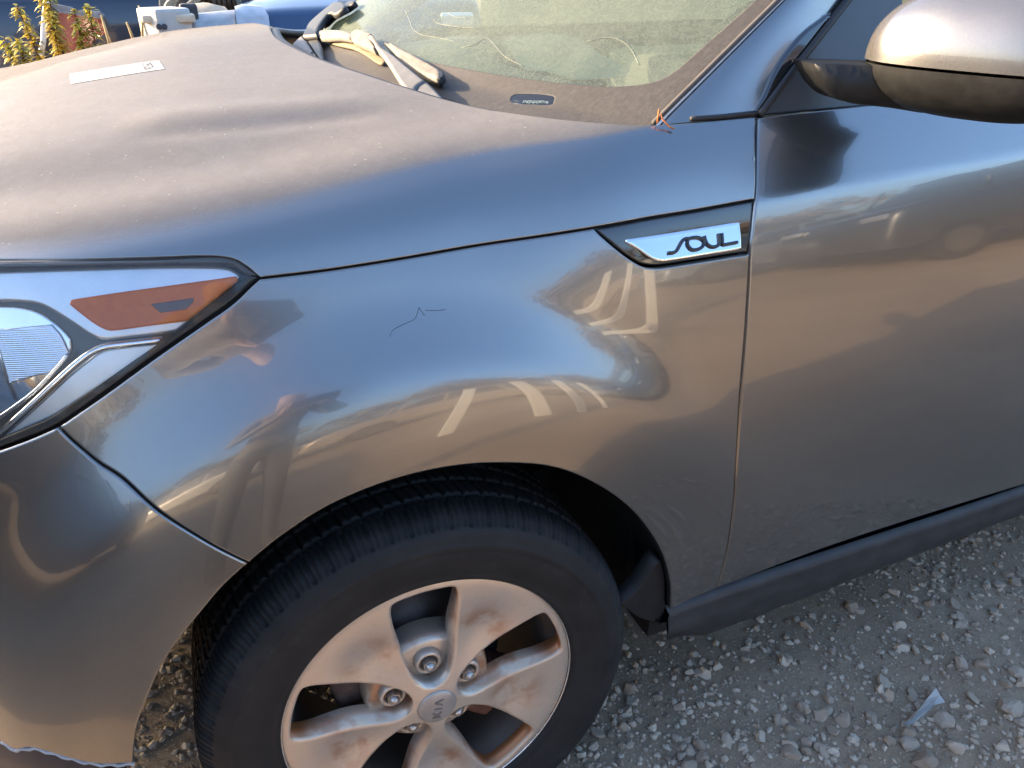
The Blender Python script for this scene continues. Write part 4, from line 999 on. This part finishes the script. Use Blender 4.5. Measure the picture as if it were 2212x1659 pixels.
# torn plastic shard
sp = [(1954, 1562), (1972, 1552), (2000, 1512), (2022, 1486), (2030, 1500), (2044, 1520), (2010, 1535), (1990, 1548), (1972, 1563), (1955, 1566)]
P = np.array([at_z(p, .014+.012*math.sin(i*.8)) for i, p in enumerate(sp)]); n = len(P); V = np.vstack([P, P-np.array([0, 0, .003])])
F = [tuple(range(n)), tuple(range(2*n-1, n-1, -1))]+[(i, (i+1) % n, n+(i+1) % n, n+i) for i in range(n)]
tag(mesh_obj('plastic_shard', V, F, simple('pale_plastic_shard', (.33, .325, .31), .5), None, False), 'pointed pale grey shard of broken plastic lying on the gravel', 'debris')
# orange twig at the foot of the pillar
q = HOOD.offset(.004); tw = [q.ev(*a)[0] for a in q.pix([(1420, 266), (1421, 258)])]+[q.ev(*a)[0]+np.array([0, 0, .006]) for a in q.pix([(1430, 268)])]+[q.ev(*a)[0] for a in q.pix([(1446, 274), (1457, 279)])]
tw[1] = tw[1]+np.array([0, 0, .012]); tw[2] = tw[2]
tag(tube('pine_needle', tw, .0011, simple('orange_needle', (.55, .17, .04), .6), None, 6), 'bent orange pine needle caught at the corner of the windscreen', 'twig')

# ------------------------------------------------------------------ junk yard beyond the car
def weed(base, h, lean, label, seed, s=1.0):
    r_ = np.random.default_rng(seed); root = empty('weed', base); tag(root, label, 'weed', 'tall yellowing weeds behind the car')
    st = [np.array([lean[0]*t*t, lean[1]*t*t, h*t]) for t in np.linspace(0, 1, 12)]
    tube('stem', st, [.005*(1-.6*i/11)*s for i in range(12)], W_STEM, root, 6)
    V = []; F = []; tn_ = []
    for k in range(int(430*h)):
        t = .30+.70*r_.uniform(); c = np.array([lean[0]*t*t, lean[1]*t*t, h*t]); a = r_.uniform(0, 6.28)
        L = (.030+.035*(1-t))*s*r_.uniform(.7, 1.2); w = .0062*s*r_.uniform(.7, 1.3); up = r_.uniform(.1, .8); d = np.array([math.cos(a), math.sin(a), 0]); sd = np.array([-d[1], d[0], 0])
        i0_ = len(V); cv = r_.uniform(.3, 1.0)
        for f, ww in ((0, .5), (.4, 1), (.75, .8), (1, .05)):
            p = c+d*L*f+np.array([0, 0, L*(up*f-cv*f*f)]); V += [p+sd*w*ww, p-sd*w*ww]
        F += [(i0_+2*q, i0_+2*q+1, i0_+2*q+3, i0_+2*q+2) for q in range(3)]; tn_ += [np.clip(t*1.1-.2+r_.uniform(-.25, .25), 0, 1)]*8
    o = mesh_obj('leaves', V, F, W_LEAF, root, False); o['kind'] = 'stuff'
    at_ = o.data.attributes.new('tint', 'FLOAT', 'POINT'); at_.data.foreach_set('value', [float(v) for v in tn_])
W_STEM = simple('weed_stem', (.16, .085, .035), .8, var=.3)
W_LEAF, nt, b = nodes_of('weed_leaf'); att = N(nt, 'ShaderNodeAttribute', attribute_name='tint')
lc = mixc(nt, att.outputs['Fac'], (.42, .20, .05), (.42, .37, .05)); nt.links.new(lc, b.inputs['Base Color']); setp(b, Roughness=.6)
tl = N(nt, 'ShaderNodeBsdfTranslucent'); nt.links.new(lc, tl.inputs[0]); mx = N(nt, 'ShaderNodeMixShader'); mx.inputs[0].default_value = .4
nt.links.new(b.outputs[0], mx.inputs[1]); nt.links.new(tl.outputs[0], mx.inputs[2]); nt.links.new(mx.outputs[0], nt.nodes['Material Output'].inputs[0])
def weed_at(px_top, y, label, seed, s=1.0, dx=0.0):
    p = at_y(px_top, y); weed((p[0]-dx, y, 0), p[2], (dx, 0), label, seed, s)
weed_at((35, 12), 3.1, 'tall weed with rusty drying leaves beside the torn red panel', 1, 1.2, -.1)
weed_at((78, -40), 3.0, 'tallest yellow weed with rust coloured lower leaves behind the hood', 2, 1.3, -.08)
weed_at((105, -15), 2.95, 'bare branching brown weed next to the tallest yellow weed', 3, 1.0, .06)
weed_at((8, 80), 2.8, 'short yellow weed at the front corner of the hood', 4, 1.0, -.06)
weed_at((40, 85), 2.75, 'short bright yellow green weed just behind the hood edge', 5, 1.2, .02)
weed_at((160, 22), 2.9, 'bushy green weed in front of the red panel', 6, 1.3, .0)
weed_at((191, 14), 2.9, 'slim green weed beside the bushy one in front of the red panel', 7, 1.2, .03)
GRASS = simple('dry_grass', (.42, .30, .14), .8, var=.3)
for i, (px, y) in enumerate((((245, 20), 3.1), ((275, 30), 3.0), ((325, 0), 3.1), ((340, 5), 3.2), ((300, 35), 3.0), ((258, 70), 2.9))):
    p = at_y(px, y); bx_ = p[0]+.05*(i % 3-1)
    P = [np.array([bx_+(p[0]-bx_)*t*t+.05*t**4*(1 if i % 2 else -1), y, p[2]*t-.02*t**6]) for t in np.linspace(0, 1, 10)]
    rad = [.0028]*7+[.006, .008, .004]
    tag(tube('dry_grass_stalk', P, rad, GRASS, None, 6), 'thin dry grass stalk with a fuzzy seed head', 'grass', 'dry grass stalks behind the hood')

# torn red tail panel in a black frame
rp = empty('broken_tail_panel', (-.55, 3.7, 0)); tag(rp, 'broken red plastic tail panel with black framed edge standing in the weeds', 'car part')
def slab(name, px, y, thick, mat, parent, bev=True):
    P = np.array([at_y(p, y) for p in px]); n = len(P); V = np.vstack([P, P+np.array([0, thick, 0])]); V = V-np.array(parent.location)
    F = [tuple(range(n)), tuple(range(2*n-1, n-1, -1))]+[(i, (i+1) % n, n+(i+1) % n, n+i) for i in range(n)]
    return mesh_obj(name, V, F, mat, parent, False)
pz = lambda pts: [(u*.17361, v*.17361) for u, v in pts]
RED = simple('faded_red_plastic', (.34, .045, .04), .3, coat=.4, var=.3, nscale=12); DKP = simple('grimy_dark_plastic', (.035, .035, .04), .6, var=.4)
slab('red_lens', pz([(715, 170), (760, 160), (1280, 235), (1360, 390), (1300, 420), (1150, 520), (1100, 750), (720, 750)]), 3.70, .04, RED, rp)
slab('black_frame', pz([(590, 30), (720, 150), (720, 760), (520, 760), (560, 500), (575, 200)]), 3.66, .05, DKP, rp)
slab('frame_window', pz([(640, 265), (715, 280), (720, 385), (625, 370)]), 3.655, .01, GAP_BLACK, rp); slab('frame_window', pz([(630, 420), (715, 435), (715, 520), (610, 510)]), 3.655, .01, GAP_BLACK, rp)
slab('torn_film', pz([(600, 25), (740, 60), (900, 95), (970, 150), (1040, 125), (1240, 145), (1300, 190), (1280, 235), (760, 160), (640, 140), (600, 90)]), 3.68, .02, simple('grey_film', (.20, .22, .25), .35, var=.4), rp)
slab('dark_end', pz([(1290, 200), (1330, 250), (1380, 390), (1350, 405), (1270, 240)]), 3.68, .04, DKP, rp)
tube('white_edge', [at_y(p, 3.64)-np.array(rp.location) for p in pz([(600, 20), (565, 110), (550, 300), (540, 500), (500, 750)])], .012, simple('bright_edge', (.7, .68, .62), .4), rp)
# stripped neighbour car: silver bumper beam, white bracket, blue bonnet edge
nb_ = empty('stripped_car', (.3, 3.2, 0)); tag(nb_, 'stripped blue car with bare silver bumper beam beyond the hood', 'car')
def Lc(v): return np.array(v)-np.array(nb_.location)
nz = lambda pts: [((500+u*.36166)/1.82278, v*.36166/1.82278) for u, v in pts]
SILV = simple('beam_silver_paint', (.42, .41, .39), .25, .3, coat=.6); WHT = simple('white_bracket_paint', (.48, .47, .44), .4, var=.1); OLIVE = simple('olive_plastic', (.20, .195, .15), .6, var=.25)  # plain silver paint for the bumper beam
BLUE = simple('blue_car_paint', (.04, .075, .14), .35, .3, coat=.5, var=.05)
def nslab(name, pts, y, th, mat): return slab(name, nz(pts), y, th, mat, nb_)
def lipped(name, top_px, bot_px, y0, y1, mat):
    a = np.array([at_y(p, y1) for p in crom(nz(top_px), 4)]); b = np.array([at_y(p, y0) for p in crom(nz(bot_px), 4)]); n = min(len(a), len(b))
    a = a[np.linspace(0, len(a)-1, n).astype(int)]; b = b[np.linspace(0, len(b)-1, n).astype(int)]
    secs = []
    for p, q in zip(a, b):
        m_ = (p+q)/2+np.array([0, -.015, .03]); secs.append(np.array([Lc(p+np.array([0, .05, -.3])), Lc(p), Lc((p+m_)/2+np.array([0, 0, .012])), Lc(m_), Lc((q+m_)/2), Lc(q), Lc(q+np.array([0, .01, -.45]))]))
    return loft(name, secs, mat, nb_)
bp = lambda px, y: Lc(at_y(nz([px])[0], y))
bm = bmesh.new()
c = bp((420, 260), 3.0); bm_box(bm, (c[0], c[1], c[2]-.25), (.15, .16, .62), Matrix.Rotation(R(25), 3, 'Z'), bev=.012); bm_obj('white_bracket', bm, WHT, nb_)
for u in (345, 405):
    p = bp((u, 285), 2.93); bm = bmesh.new(); bmesh.ops.create_cone(bm, cap_ends=True, segments=20, radius1=.011, radius2=.011, depth=.03, matrix=Matrix.Translation(p+np.array([-.0, -.02, 0])) @ Matrix.Rotation(R(90), 4, 'X')); bm_obj('bracket_hole', bm, simple('hole_dark', (.02, .03, .05), .5), nb_)
c = bp((445, 190), 3.02); bm = bmesh.new(); bm_box(bm, (c[0], c[1], c[2]), (.20, .18, .03), bev=.008); bm_obj('bracket_top', bm, simple('cream_top', (.62, .52, .38), .6), nb_)
c = bp((680, 165), 3.05); bm = bmesh.new(); bm_box(bm, (c[0], c[1], c[2]), (.07, .05, .09), bev=.015); bm_obj('rubber_buffer', bm, DKP, nb_)
lipped('bumper_beam', [(640, 205), (800, 190), (1000, 175), (1180, 165)], [(640, 300), (800, 285), (1000, 255), (1180, 225)], 3.0, 3.12, SILV)
lipped('slam_panel', [(620, 100), (740, 90), (860, 85), (990, 140)], [(700, 190), (800, 180), (900, 170), (1150, 160)], 3.1, 3.25, simple('tan_primer', (.45, .36, .25), .6))
lipped('blue_bonnet', [(1290, 85), (1450, 30), (1600, 5), (1900, -40), (2300, -60)], [(1180, 170), (1400, 185), (1550, 170), (1900, 160), (2300, 140)], 3.0, 3.5, BLUE)
lipped('grey_lamp', [(1175, 130), (1240, 100), (1310, 100), (1420, 125)], [(1185, 185), (1280, 190), (1400, 190), (1540, 165)], 2.98, 3.1, simple('hazy_lamp', (.45, .47, .5), .2, coat=.8))
nslab('plastic_arch', [(395, 110), (430, 30), (480, -20), (600, -40), (540, 30), (520, 100), (470, 75), (440, 85)], 3.3, .08, OLIVE)
nslab('plastic_arch', [(465, 100), (500, 130), (620, 105), (640, 120), (500, 160), (480, 150)], 3.25, .06, OLIVE)
nslab('plastic_arch', [(625, 80), (640, 45), (720, -10), (830, -20), (760, 40), (640, 85)], 3.35, .08, OLIVE)
r_ = np.random.default_rng(5)
for k in range(26):
    p = bp((r_.uniform(560, 1320), r_.uniform(-60, 130)), r_.uniform(3.45, 3.9)); bm = bmesh.new()
    bm_box(bm, p, tuple(r_.uniform(.04, .16, 3)), Matrix.Rotation(r_.uniform(0, 3), 3, 'Z') @ Matrix.Rotation(r_.uniform(-.6, .6), 3, 'X'), bev=.008)
    bm_obj('engine_part', bm, [DKP, simple('engine_brown%d' % k, (.10, .085, .065), .6, var=.4), OLIVE][k % 3], nb_)
for k in range(5):
    a = bp((800+60*k, -10+20*(k % 3)), 3.42); b_ = bp((980+50*k, 130-10*k), 3.4); tube('hose', [a, (a+b_)/2+np.array([.02, -.05, .05]), b_], .014, DKP, nb_, 8)
bm = bmesh.new(); bm_box(bm, (.75, .85, .38), (1.5, 1.3, .5), bev=.06); bm_obj('chassis', bm, DKP, nb_)

# generic wrecks further off, some of them only seen mirrored in the paint
def wreck(name, loc, rz, col, label, L=4.3, Wd=1.75, hood_h=.95, roof_h=1.45, trim=None, group=None):
    root = empty(name, loc); root.rotation_euler = (0, 0, rz); tag(root, label, 'car', group)
    prof = [(-L/2, .35), (-L/2+.02, .62), (-L/2+.1, hood_h-.18), (-L/2+.35, hood_h-.06), (-L/2+1.15, hood_h), (L/2-.25, hood_h+.03), (L/2-.03, hood_h-.12), (L/2, .55), (L/2-.05, .33)]
    def body(pts, w, taper):
        q = crom(pts, .08); secs = []
        for s in (-1, -.96, -.85, 0, .85, .96, 1):
            k = {1: .93, .96: .985, .85: 1, 0: 1}[abs(s)]; secs.append(np.array([(x*k, s*w/2*(1-taper*max(0, z-hood_h)), .30+(z-.30)*k) for x, z in q]))
        V = np.vstack(secs); n = len(q); F = [(i*n+j, (i+1)*n+j, (i+1)*n+j+1, i*n+j+1) for i in range(6) for j in range(n-1)]
        F += [tuple(range(n)), tuple(6*n+j for j in range(n-1, -1, -1))]; return V, F
    pm = simple(name+label[:12]+'_paint', col, .3, .2, coat=.8, var=.12, nscale=3)
    V, F = body(prof, Wd, 0); mesh_obj('body', V, F, pm, root)
    cab = [(-L/2+1.0, hood_h-.02), (-L/2+1.65, roof_h-.05), (-L/2+2.0, roof_h), (L/2-1.0, roof_h), (L/2-.6, roof_h-.08), (L/2-.15, hood_h)]
    V, F = body(cab, Wd*.9, .35); mesh_obj('cabin', V, F, simple(name+label[:12]+'_glass', (.03, .035, .04), .1, coat=1.0), root)
    bm = bmesh.new(); bm_box(bm, (.12, 0, roof_h+.005), (L-3.1, Wd*.72, .05), bev=.02); bm_obj('roof', bm, pm, root)
    for x in (-L/2+1.15, -L/2+1.85, L/2-1.55, L/2-.42):
        for s in (-1, 1):
            x2 = {0: x}.get(0); tube('pillar', [(x, s*Wd*.445, hood_h), (x*.86, s*Wd*.375, roof_h)], .035, pm, root, 6)
    for x in (-L/2+.85, L/2-.85):
        for s in (-1, 1):
            bm = bmesh.new(); bmesh.ops.create_cone(bm, cap_ends=True, segments=28, radius1=.31, radius2=.31, depth=.2, matrix=Matrix.Translation((x, s*(Wd/2-.09), .31)) @ Matrix.Rotation(R(90), 4, 'X'))
            w = bm_obj('wheel', bm, TYRE, root); bm = bmesh.new(); bmesh.ops.create_cone(bm, cap_ends=True, segments=28, radius1=.2, radius2=.17, depth=.03, matrix=Matrix.Translation((x, s*(Wd/2+.012), .31)) @ Matrix.Rotation(R(90*s), 4, 'X')); bm_obj('hub', bm, DARK_BEZEL, w)
    for s in (-1, 1):
        bm = bmesh.new(); bm_box(bm, (-L/2+.08, s*(Wd/2-.28), hood_h-.25), (.12, .34, .13), bev=.03); bm_obj('headlight', bm, SATIN_SILVER, root)
    return root
wreck('wrecked_car', (-1.75, 5.75, 0), R(2), (.020, .026, .042), 'dark navy wreck standing broadside behind the weeds', 4.5, hood_h=1.02, roof_h=1.5)
wreck('wrecked_car', (2.6, 9.6, 0), R(80), (.05, .055, .06), 'charcoal wreck parked behind the stripped blue car', 4.4)
wreck('wrecked_car', (-6.2, 9.3, 0), R(84), (.10, .02, .02), 'maroon wreck beyond the weeds at the yard edge', 4.4)

# underbody and nose close the shell to the light
bm = bmesh.new(); bm_box(bm, (1.8, YC, .25), (2.7, 1.56, .10), bev=.02); bm_box(bm, (-.05, YC+.02, .30), (1.2, 1.0, .12)); bm_box(bm, (-.62, YC, .55), (.12, 1.1, .5)); bm_box(bm, (.50, YC, .5), (.10, 1.56, .7))
bm_obj('underbody', bm, GAP_BLACK, car)
secs = []
for y in np.linspace(.22, 2*YC-.22, 30):
    c_ = ((y-YC)/.66)**4*.05; secs.append(np.array([(-.80+c_+.03, y, .96), (-.84+c_, y, .88), (-.845+c_, y, .7), (-.86+c_, y, .5), (-.85+c_, y, .34), (-.80+c_, y, .14), (-.6, y, .13)]))
loft('nose_panel', secs, PAINT, car)
# row of wrecks and posts on the sunlit side of the yard (mirrored in the paint)
wreck('parked_car', (-3.6, -7.4, 0), R(3), (.50, .47, .42), 'pale beige saloon across the yard aisle mirrored in the bumper', 4.5)
wreck('parked_car', (1.6, -7.9, 0), R(-4), (.33, .26, .19), 'brown saloon across the yard aisle mirrored in the fender', 4.6)
wreck('parked_car', (6.6, -7.2, 0), R(6), (.16, .18, .21), 'slate grey saloon across the yard aisle mirrored in the door', 4.4)
wreck('added_van', (7.6, -4.6, 0), R(8), (.03, .032, .036), 'black van across the aisle mirrored dark in the door', 5.0, 1.95, 1.25, 2.05)  # out of view, added so that the door reflects something dark
wreck('parked_car', (-3.5, -1.3, 0), R(88), (.035, .036, .038), 'charcoal saloon ahead of the car mirrored in the bumper', 5.0, 1.8, 1.0, 1.42)  # added ahead of the car to darken what the bumper mirrors
POST = simple('white_post_paint', (.78, .76, .70), .6, var=.08)
for i, (x, y, h, lx) in enumerate(((.63, -2.9, 1.10, .30), (1.12, -2.8, 1.2, -.10), (1.50, -2.8, 1.2, .02), (1.95, -2.9, 1.15, -.22))):
    bm = bmesh.new(); bm_box(bm, (x, y, h/2), (.10, .06, h), Matrix.Rotation(lx*.5, 3, 'Y'), bev=.008)
    tag(bm_obj('marker_post', bm, POST), ['white post leaning left, first of the row across the aisle', 'white post leaning slightly right, second of the row across the aisle', 'upright white post, third of the row across the aisle', 'white post leaning right, last of the row across the aisle'][i], 'post', 'white posts mirrored in the fender')

# ------------------------------------------------------------------ the photographer, mirrored in the fender
FH = np.array([CF[0], CF[1], 0]); FH /= np.linalg.norm(FH); RH = np.array([FH[1], -FH[0], 0]); PB = np.array([CAM[0], CAM[1], 0])-FH*.50
def pp(r, f, z): return PB+RH*r+FH*f+np.array([0, 0, z])
def skin_mesh(V, E, Rr, sub=2):
    me = bpy.data.meshes.new('sk'); me.from_pydata([tuple(v) for v in V], E, []); o = bpy.data.objects.new('sk', me); COL.objects.link(o)
    m = o.modifiers.new('s', 'SKIN'); 
    for i, r_ in enumerate(Rr): me.skin_vertices[0].data[i].radius = (r_ if isinstance(r_, tuple) else (r_, r_))
    me.skin_vertices[0].data[0].use_root = True; m.use_smooth_shade = True
    d = o.modifiers.new('d', 'SUBSURF'); d.levels = sub; d.render_levels = sub
    out = bpy.data.meshes.new_from_object(o.evaluated_get(bpy.context.evaluated_depsgraph_get())); bpy.data.objects.remove(o); return out
V = [pp(0, 0, .95), pp(0, .01, 1.12), pp(0, .0, 1.30), pp(0, -.01, 1.44), pp(0, .02, 1.52), pp(0, .06, 1.60), pp(0, .07, 1.70)]
Rr = [(.16, .12), (.15, .11), (.17, .12), (.10, .08), .055, .085, .075]; Ed = [(0, 1), (1, 2), (2, 3), (3, 4), (4, 5), (5, 6)]
for sgn in (-1, 1):
    b_ = len(V); hand = CAM-CF*.035+CR*sgn*.075-CU*.01
    V += [pp(.19*sgn, 0, 1.40), pp(.27*sgn, .06, 1.14), hand-FH*.07+np.array([0, 0, -.05]), hand]; Rr += [.062, .046, .032, .034]; Ed += [(3, b_), (b_, b_+1), (b_+1, b_+2), (b_+2, b_+3)]
    for k in range(5):
        i0_ = len(V); o_ = (CU*(.03-.018*k)) if k < 4 else CU*.035
        V += [hand+o_-CF*.004+CR*sgn*.01, hand+o_+CF*.012-CR*sgn*.012, hand+o_+CF*.010-CR*sgn*.04 if k < 4 else hand+o_-CR*sgn*.035-CF*.012]; Rr += [.0095, .0088, .0075]; Ed += [(b_+3, i0_), (i0_, i0_+1), (i0_+1, i0_+2)]
    b_ = len(V); V += [pp(.10*sgn, 0, .86), pp(.11*sgn, .02, .50), pp(.12*sgn, -.02, .10), pp(.13*sgn, .02, .045), pp(.14*sgn, .14, .035)]; Rr += [.09, .062, .045, .048, .04]; Ed += [(0, b_), (b_, b_+1), (b_+1, b_+2), (b_+2, b_+3), (b_+3, b_+4)]
me = skin_mesh(V, Ed, Rr)
mats = [simple('person_skin', (.42, .26, .18), .5, var=.05), simple('taupe_jacket', (.17, .145, .125), .85), simple('blue_jeans', (.07, .072, .08), .9), simple('dark_boots', (.03, .025, .02), .6), simple('dark_hair', (.02, .015, .012), .6)]
person = link('person', me, mats[0])
for m_ in mats[1:]: me.materials.append(m_)
hc_ = CAM-CF*.03
for f in me.polygons:
    c_ = np.array(f.center); z_ = c_[2]; hd = np.linalg.norm(c_-hc_) < .125
    fw = (c_-PB)@FH
    f.material_index = 0 if hd else 4 if (z_ > 1.70 or (z_ > 1.58 and fw < .04)) else 0 if z_ > 1.53 else 1 if z_ > .92 else 3 if z_ < .12 else 2
tag(person, 'person in taupe jacket and jeans holding up a phone, mirrored in the fender', 'person')
bm = bmesh.new(); bm_box(bm, (0, 0, 0), (.155, .074, .008), bev=.003)
bmesh.ops.transform(bm, matrix=Matrix(((CR[0], CU[0], -CF[0], CAM[0]-CF[0]*.016), (CR[1], CU[1], -CF[1], CAM[1]-CF[1]*.016), (CR[2], CU[2], -CF[2], CAM[2]-CF[2]*.016), (0, 0, 0, 1))), verts=bm.verts)
tag(bm_obj('phone', bm, BLACK_GLOSS), 'black phone held up in the hands of the person', 'phone')

# ------------------------------------------------------------------ unseen bare autumn trees, added to hide the bright horizon in reflections
BARK = simple('grey_bark', (.13, .105, .085), .9, var=.3); LEAFB = simple('autumn_leaves', (.20, .145, .07), .8, var=.35, nscale=2)
def tree_mesh(seed):
    r_ = np.random.default_rng(seed); V = []; F = []; tips = []
    def limb(a, b, ra, rb):
        d = b-a; d = d/np.linalg.norm(d); s_ = np.cross(d, (0.3, .9, .2)); s_ /= np.linalg.norm(s_); q_ = np.cross(d, s_); i0_ = len(V)
        for p, r in ((a, ra), (b, rb)): V.extend([p+r*(math.cos(k*1.2566)*s_+math.sin(k*1.2566)*q_) for k in range(5)])
        F.extend([(i0_+k, i0_+(k+1) % 5, i0_+5+(k+1) % 5, i0_+5+k) for k in range(5)])
    def grow(a, d, L, r, n):
        b = a+d*L; limb(a, b, r, r*.68)
        if n == 0: tips.append(b); return
        for _ in range(3 if n > 1 else 2):
            e = d*.9+r_.normal(size=3)*.55; e[2] = e[2]+.15; e /= np.linalg.norm(e); grow(b, e, L*r_.uniform(.62, .85), r*.62, n-1)
    grow(np.zeros(3), np.array([0, 0, 1.0]), 1.9, .16, 5)
    LV = []; LF = []
    for t_ in tips:
        for _ in range(5):
            c_ = t_+r_.normal(size=3)*.35; u_ = r_.normal(size=3)*.13; w_ = r_.normal(size=3)*.13; i0_ = len(LV); LV += [c_-u_, c_+w_, c_+u_, c_-w_]; LF.append((i0_, i0_+1, i0_+2, i0_+3))
    return V, F, LV, LF
tm = [tree_mesh(k) for k in (11, 12, 13)]; tme = []
for V, F, LV, LF in tm:
    a = bpy.data.meshes.new('trunk'); a.from_pydata([tuple(v) for v in V], [], F); a.materials.append(BARK)
    b = bpy.data.meshes.new('crown'); b.from_pydata([tuple(v) for v in LV], [], LF); b.materials.append(LEAFB); tme.append((a, b))
for k in range(15):
    root = empty('added_autumn_tree', (-26+k*3.7+rng.uniform(-1, 1), -27+rng.uniform(-4, 3), 0)); root.rotation_euler = (0, 0, rng.uniform(0, 6.28)); sc_ = rng.uniform(.85, 1.25); root.scale = (sc_,)*3
    a, b = tme[k % 3]; link('trunk', a, None, root); c_ = link('crown', b, None, root); c_['kind'] = 'stuff'
    tag(root, 'thin brown autumn tree added out of view to screen the bright horizon', 'tree', 'autumn trees added to screen the horizon')
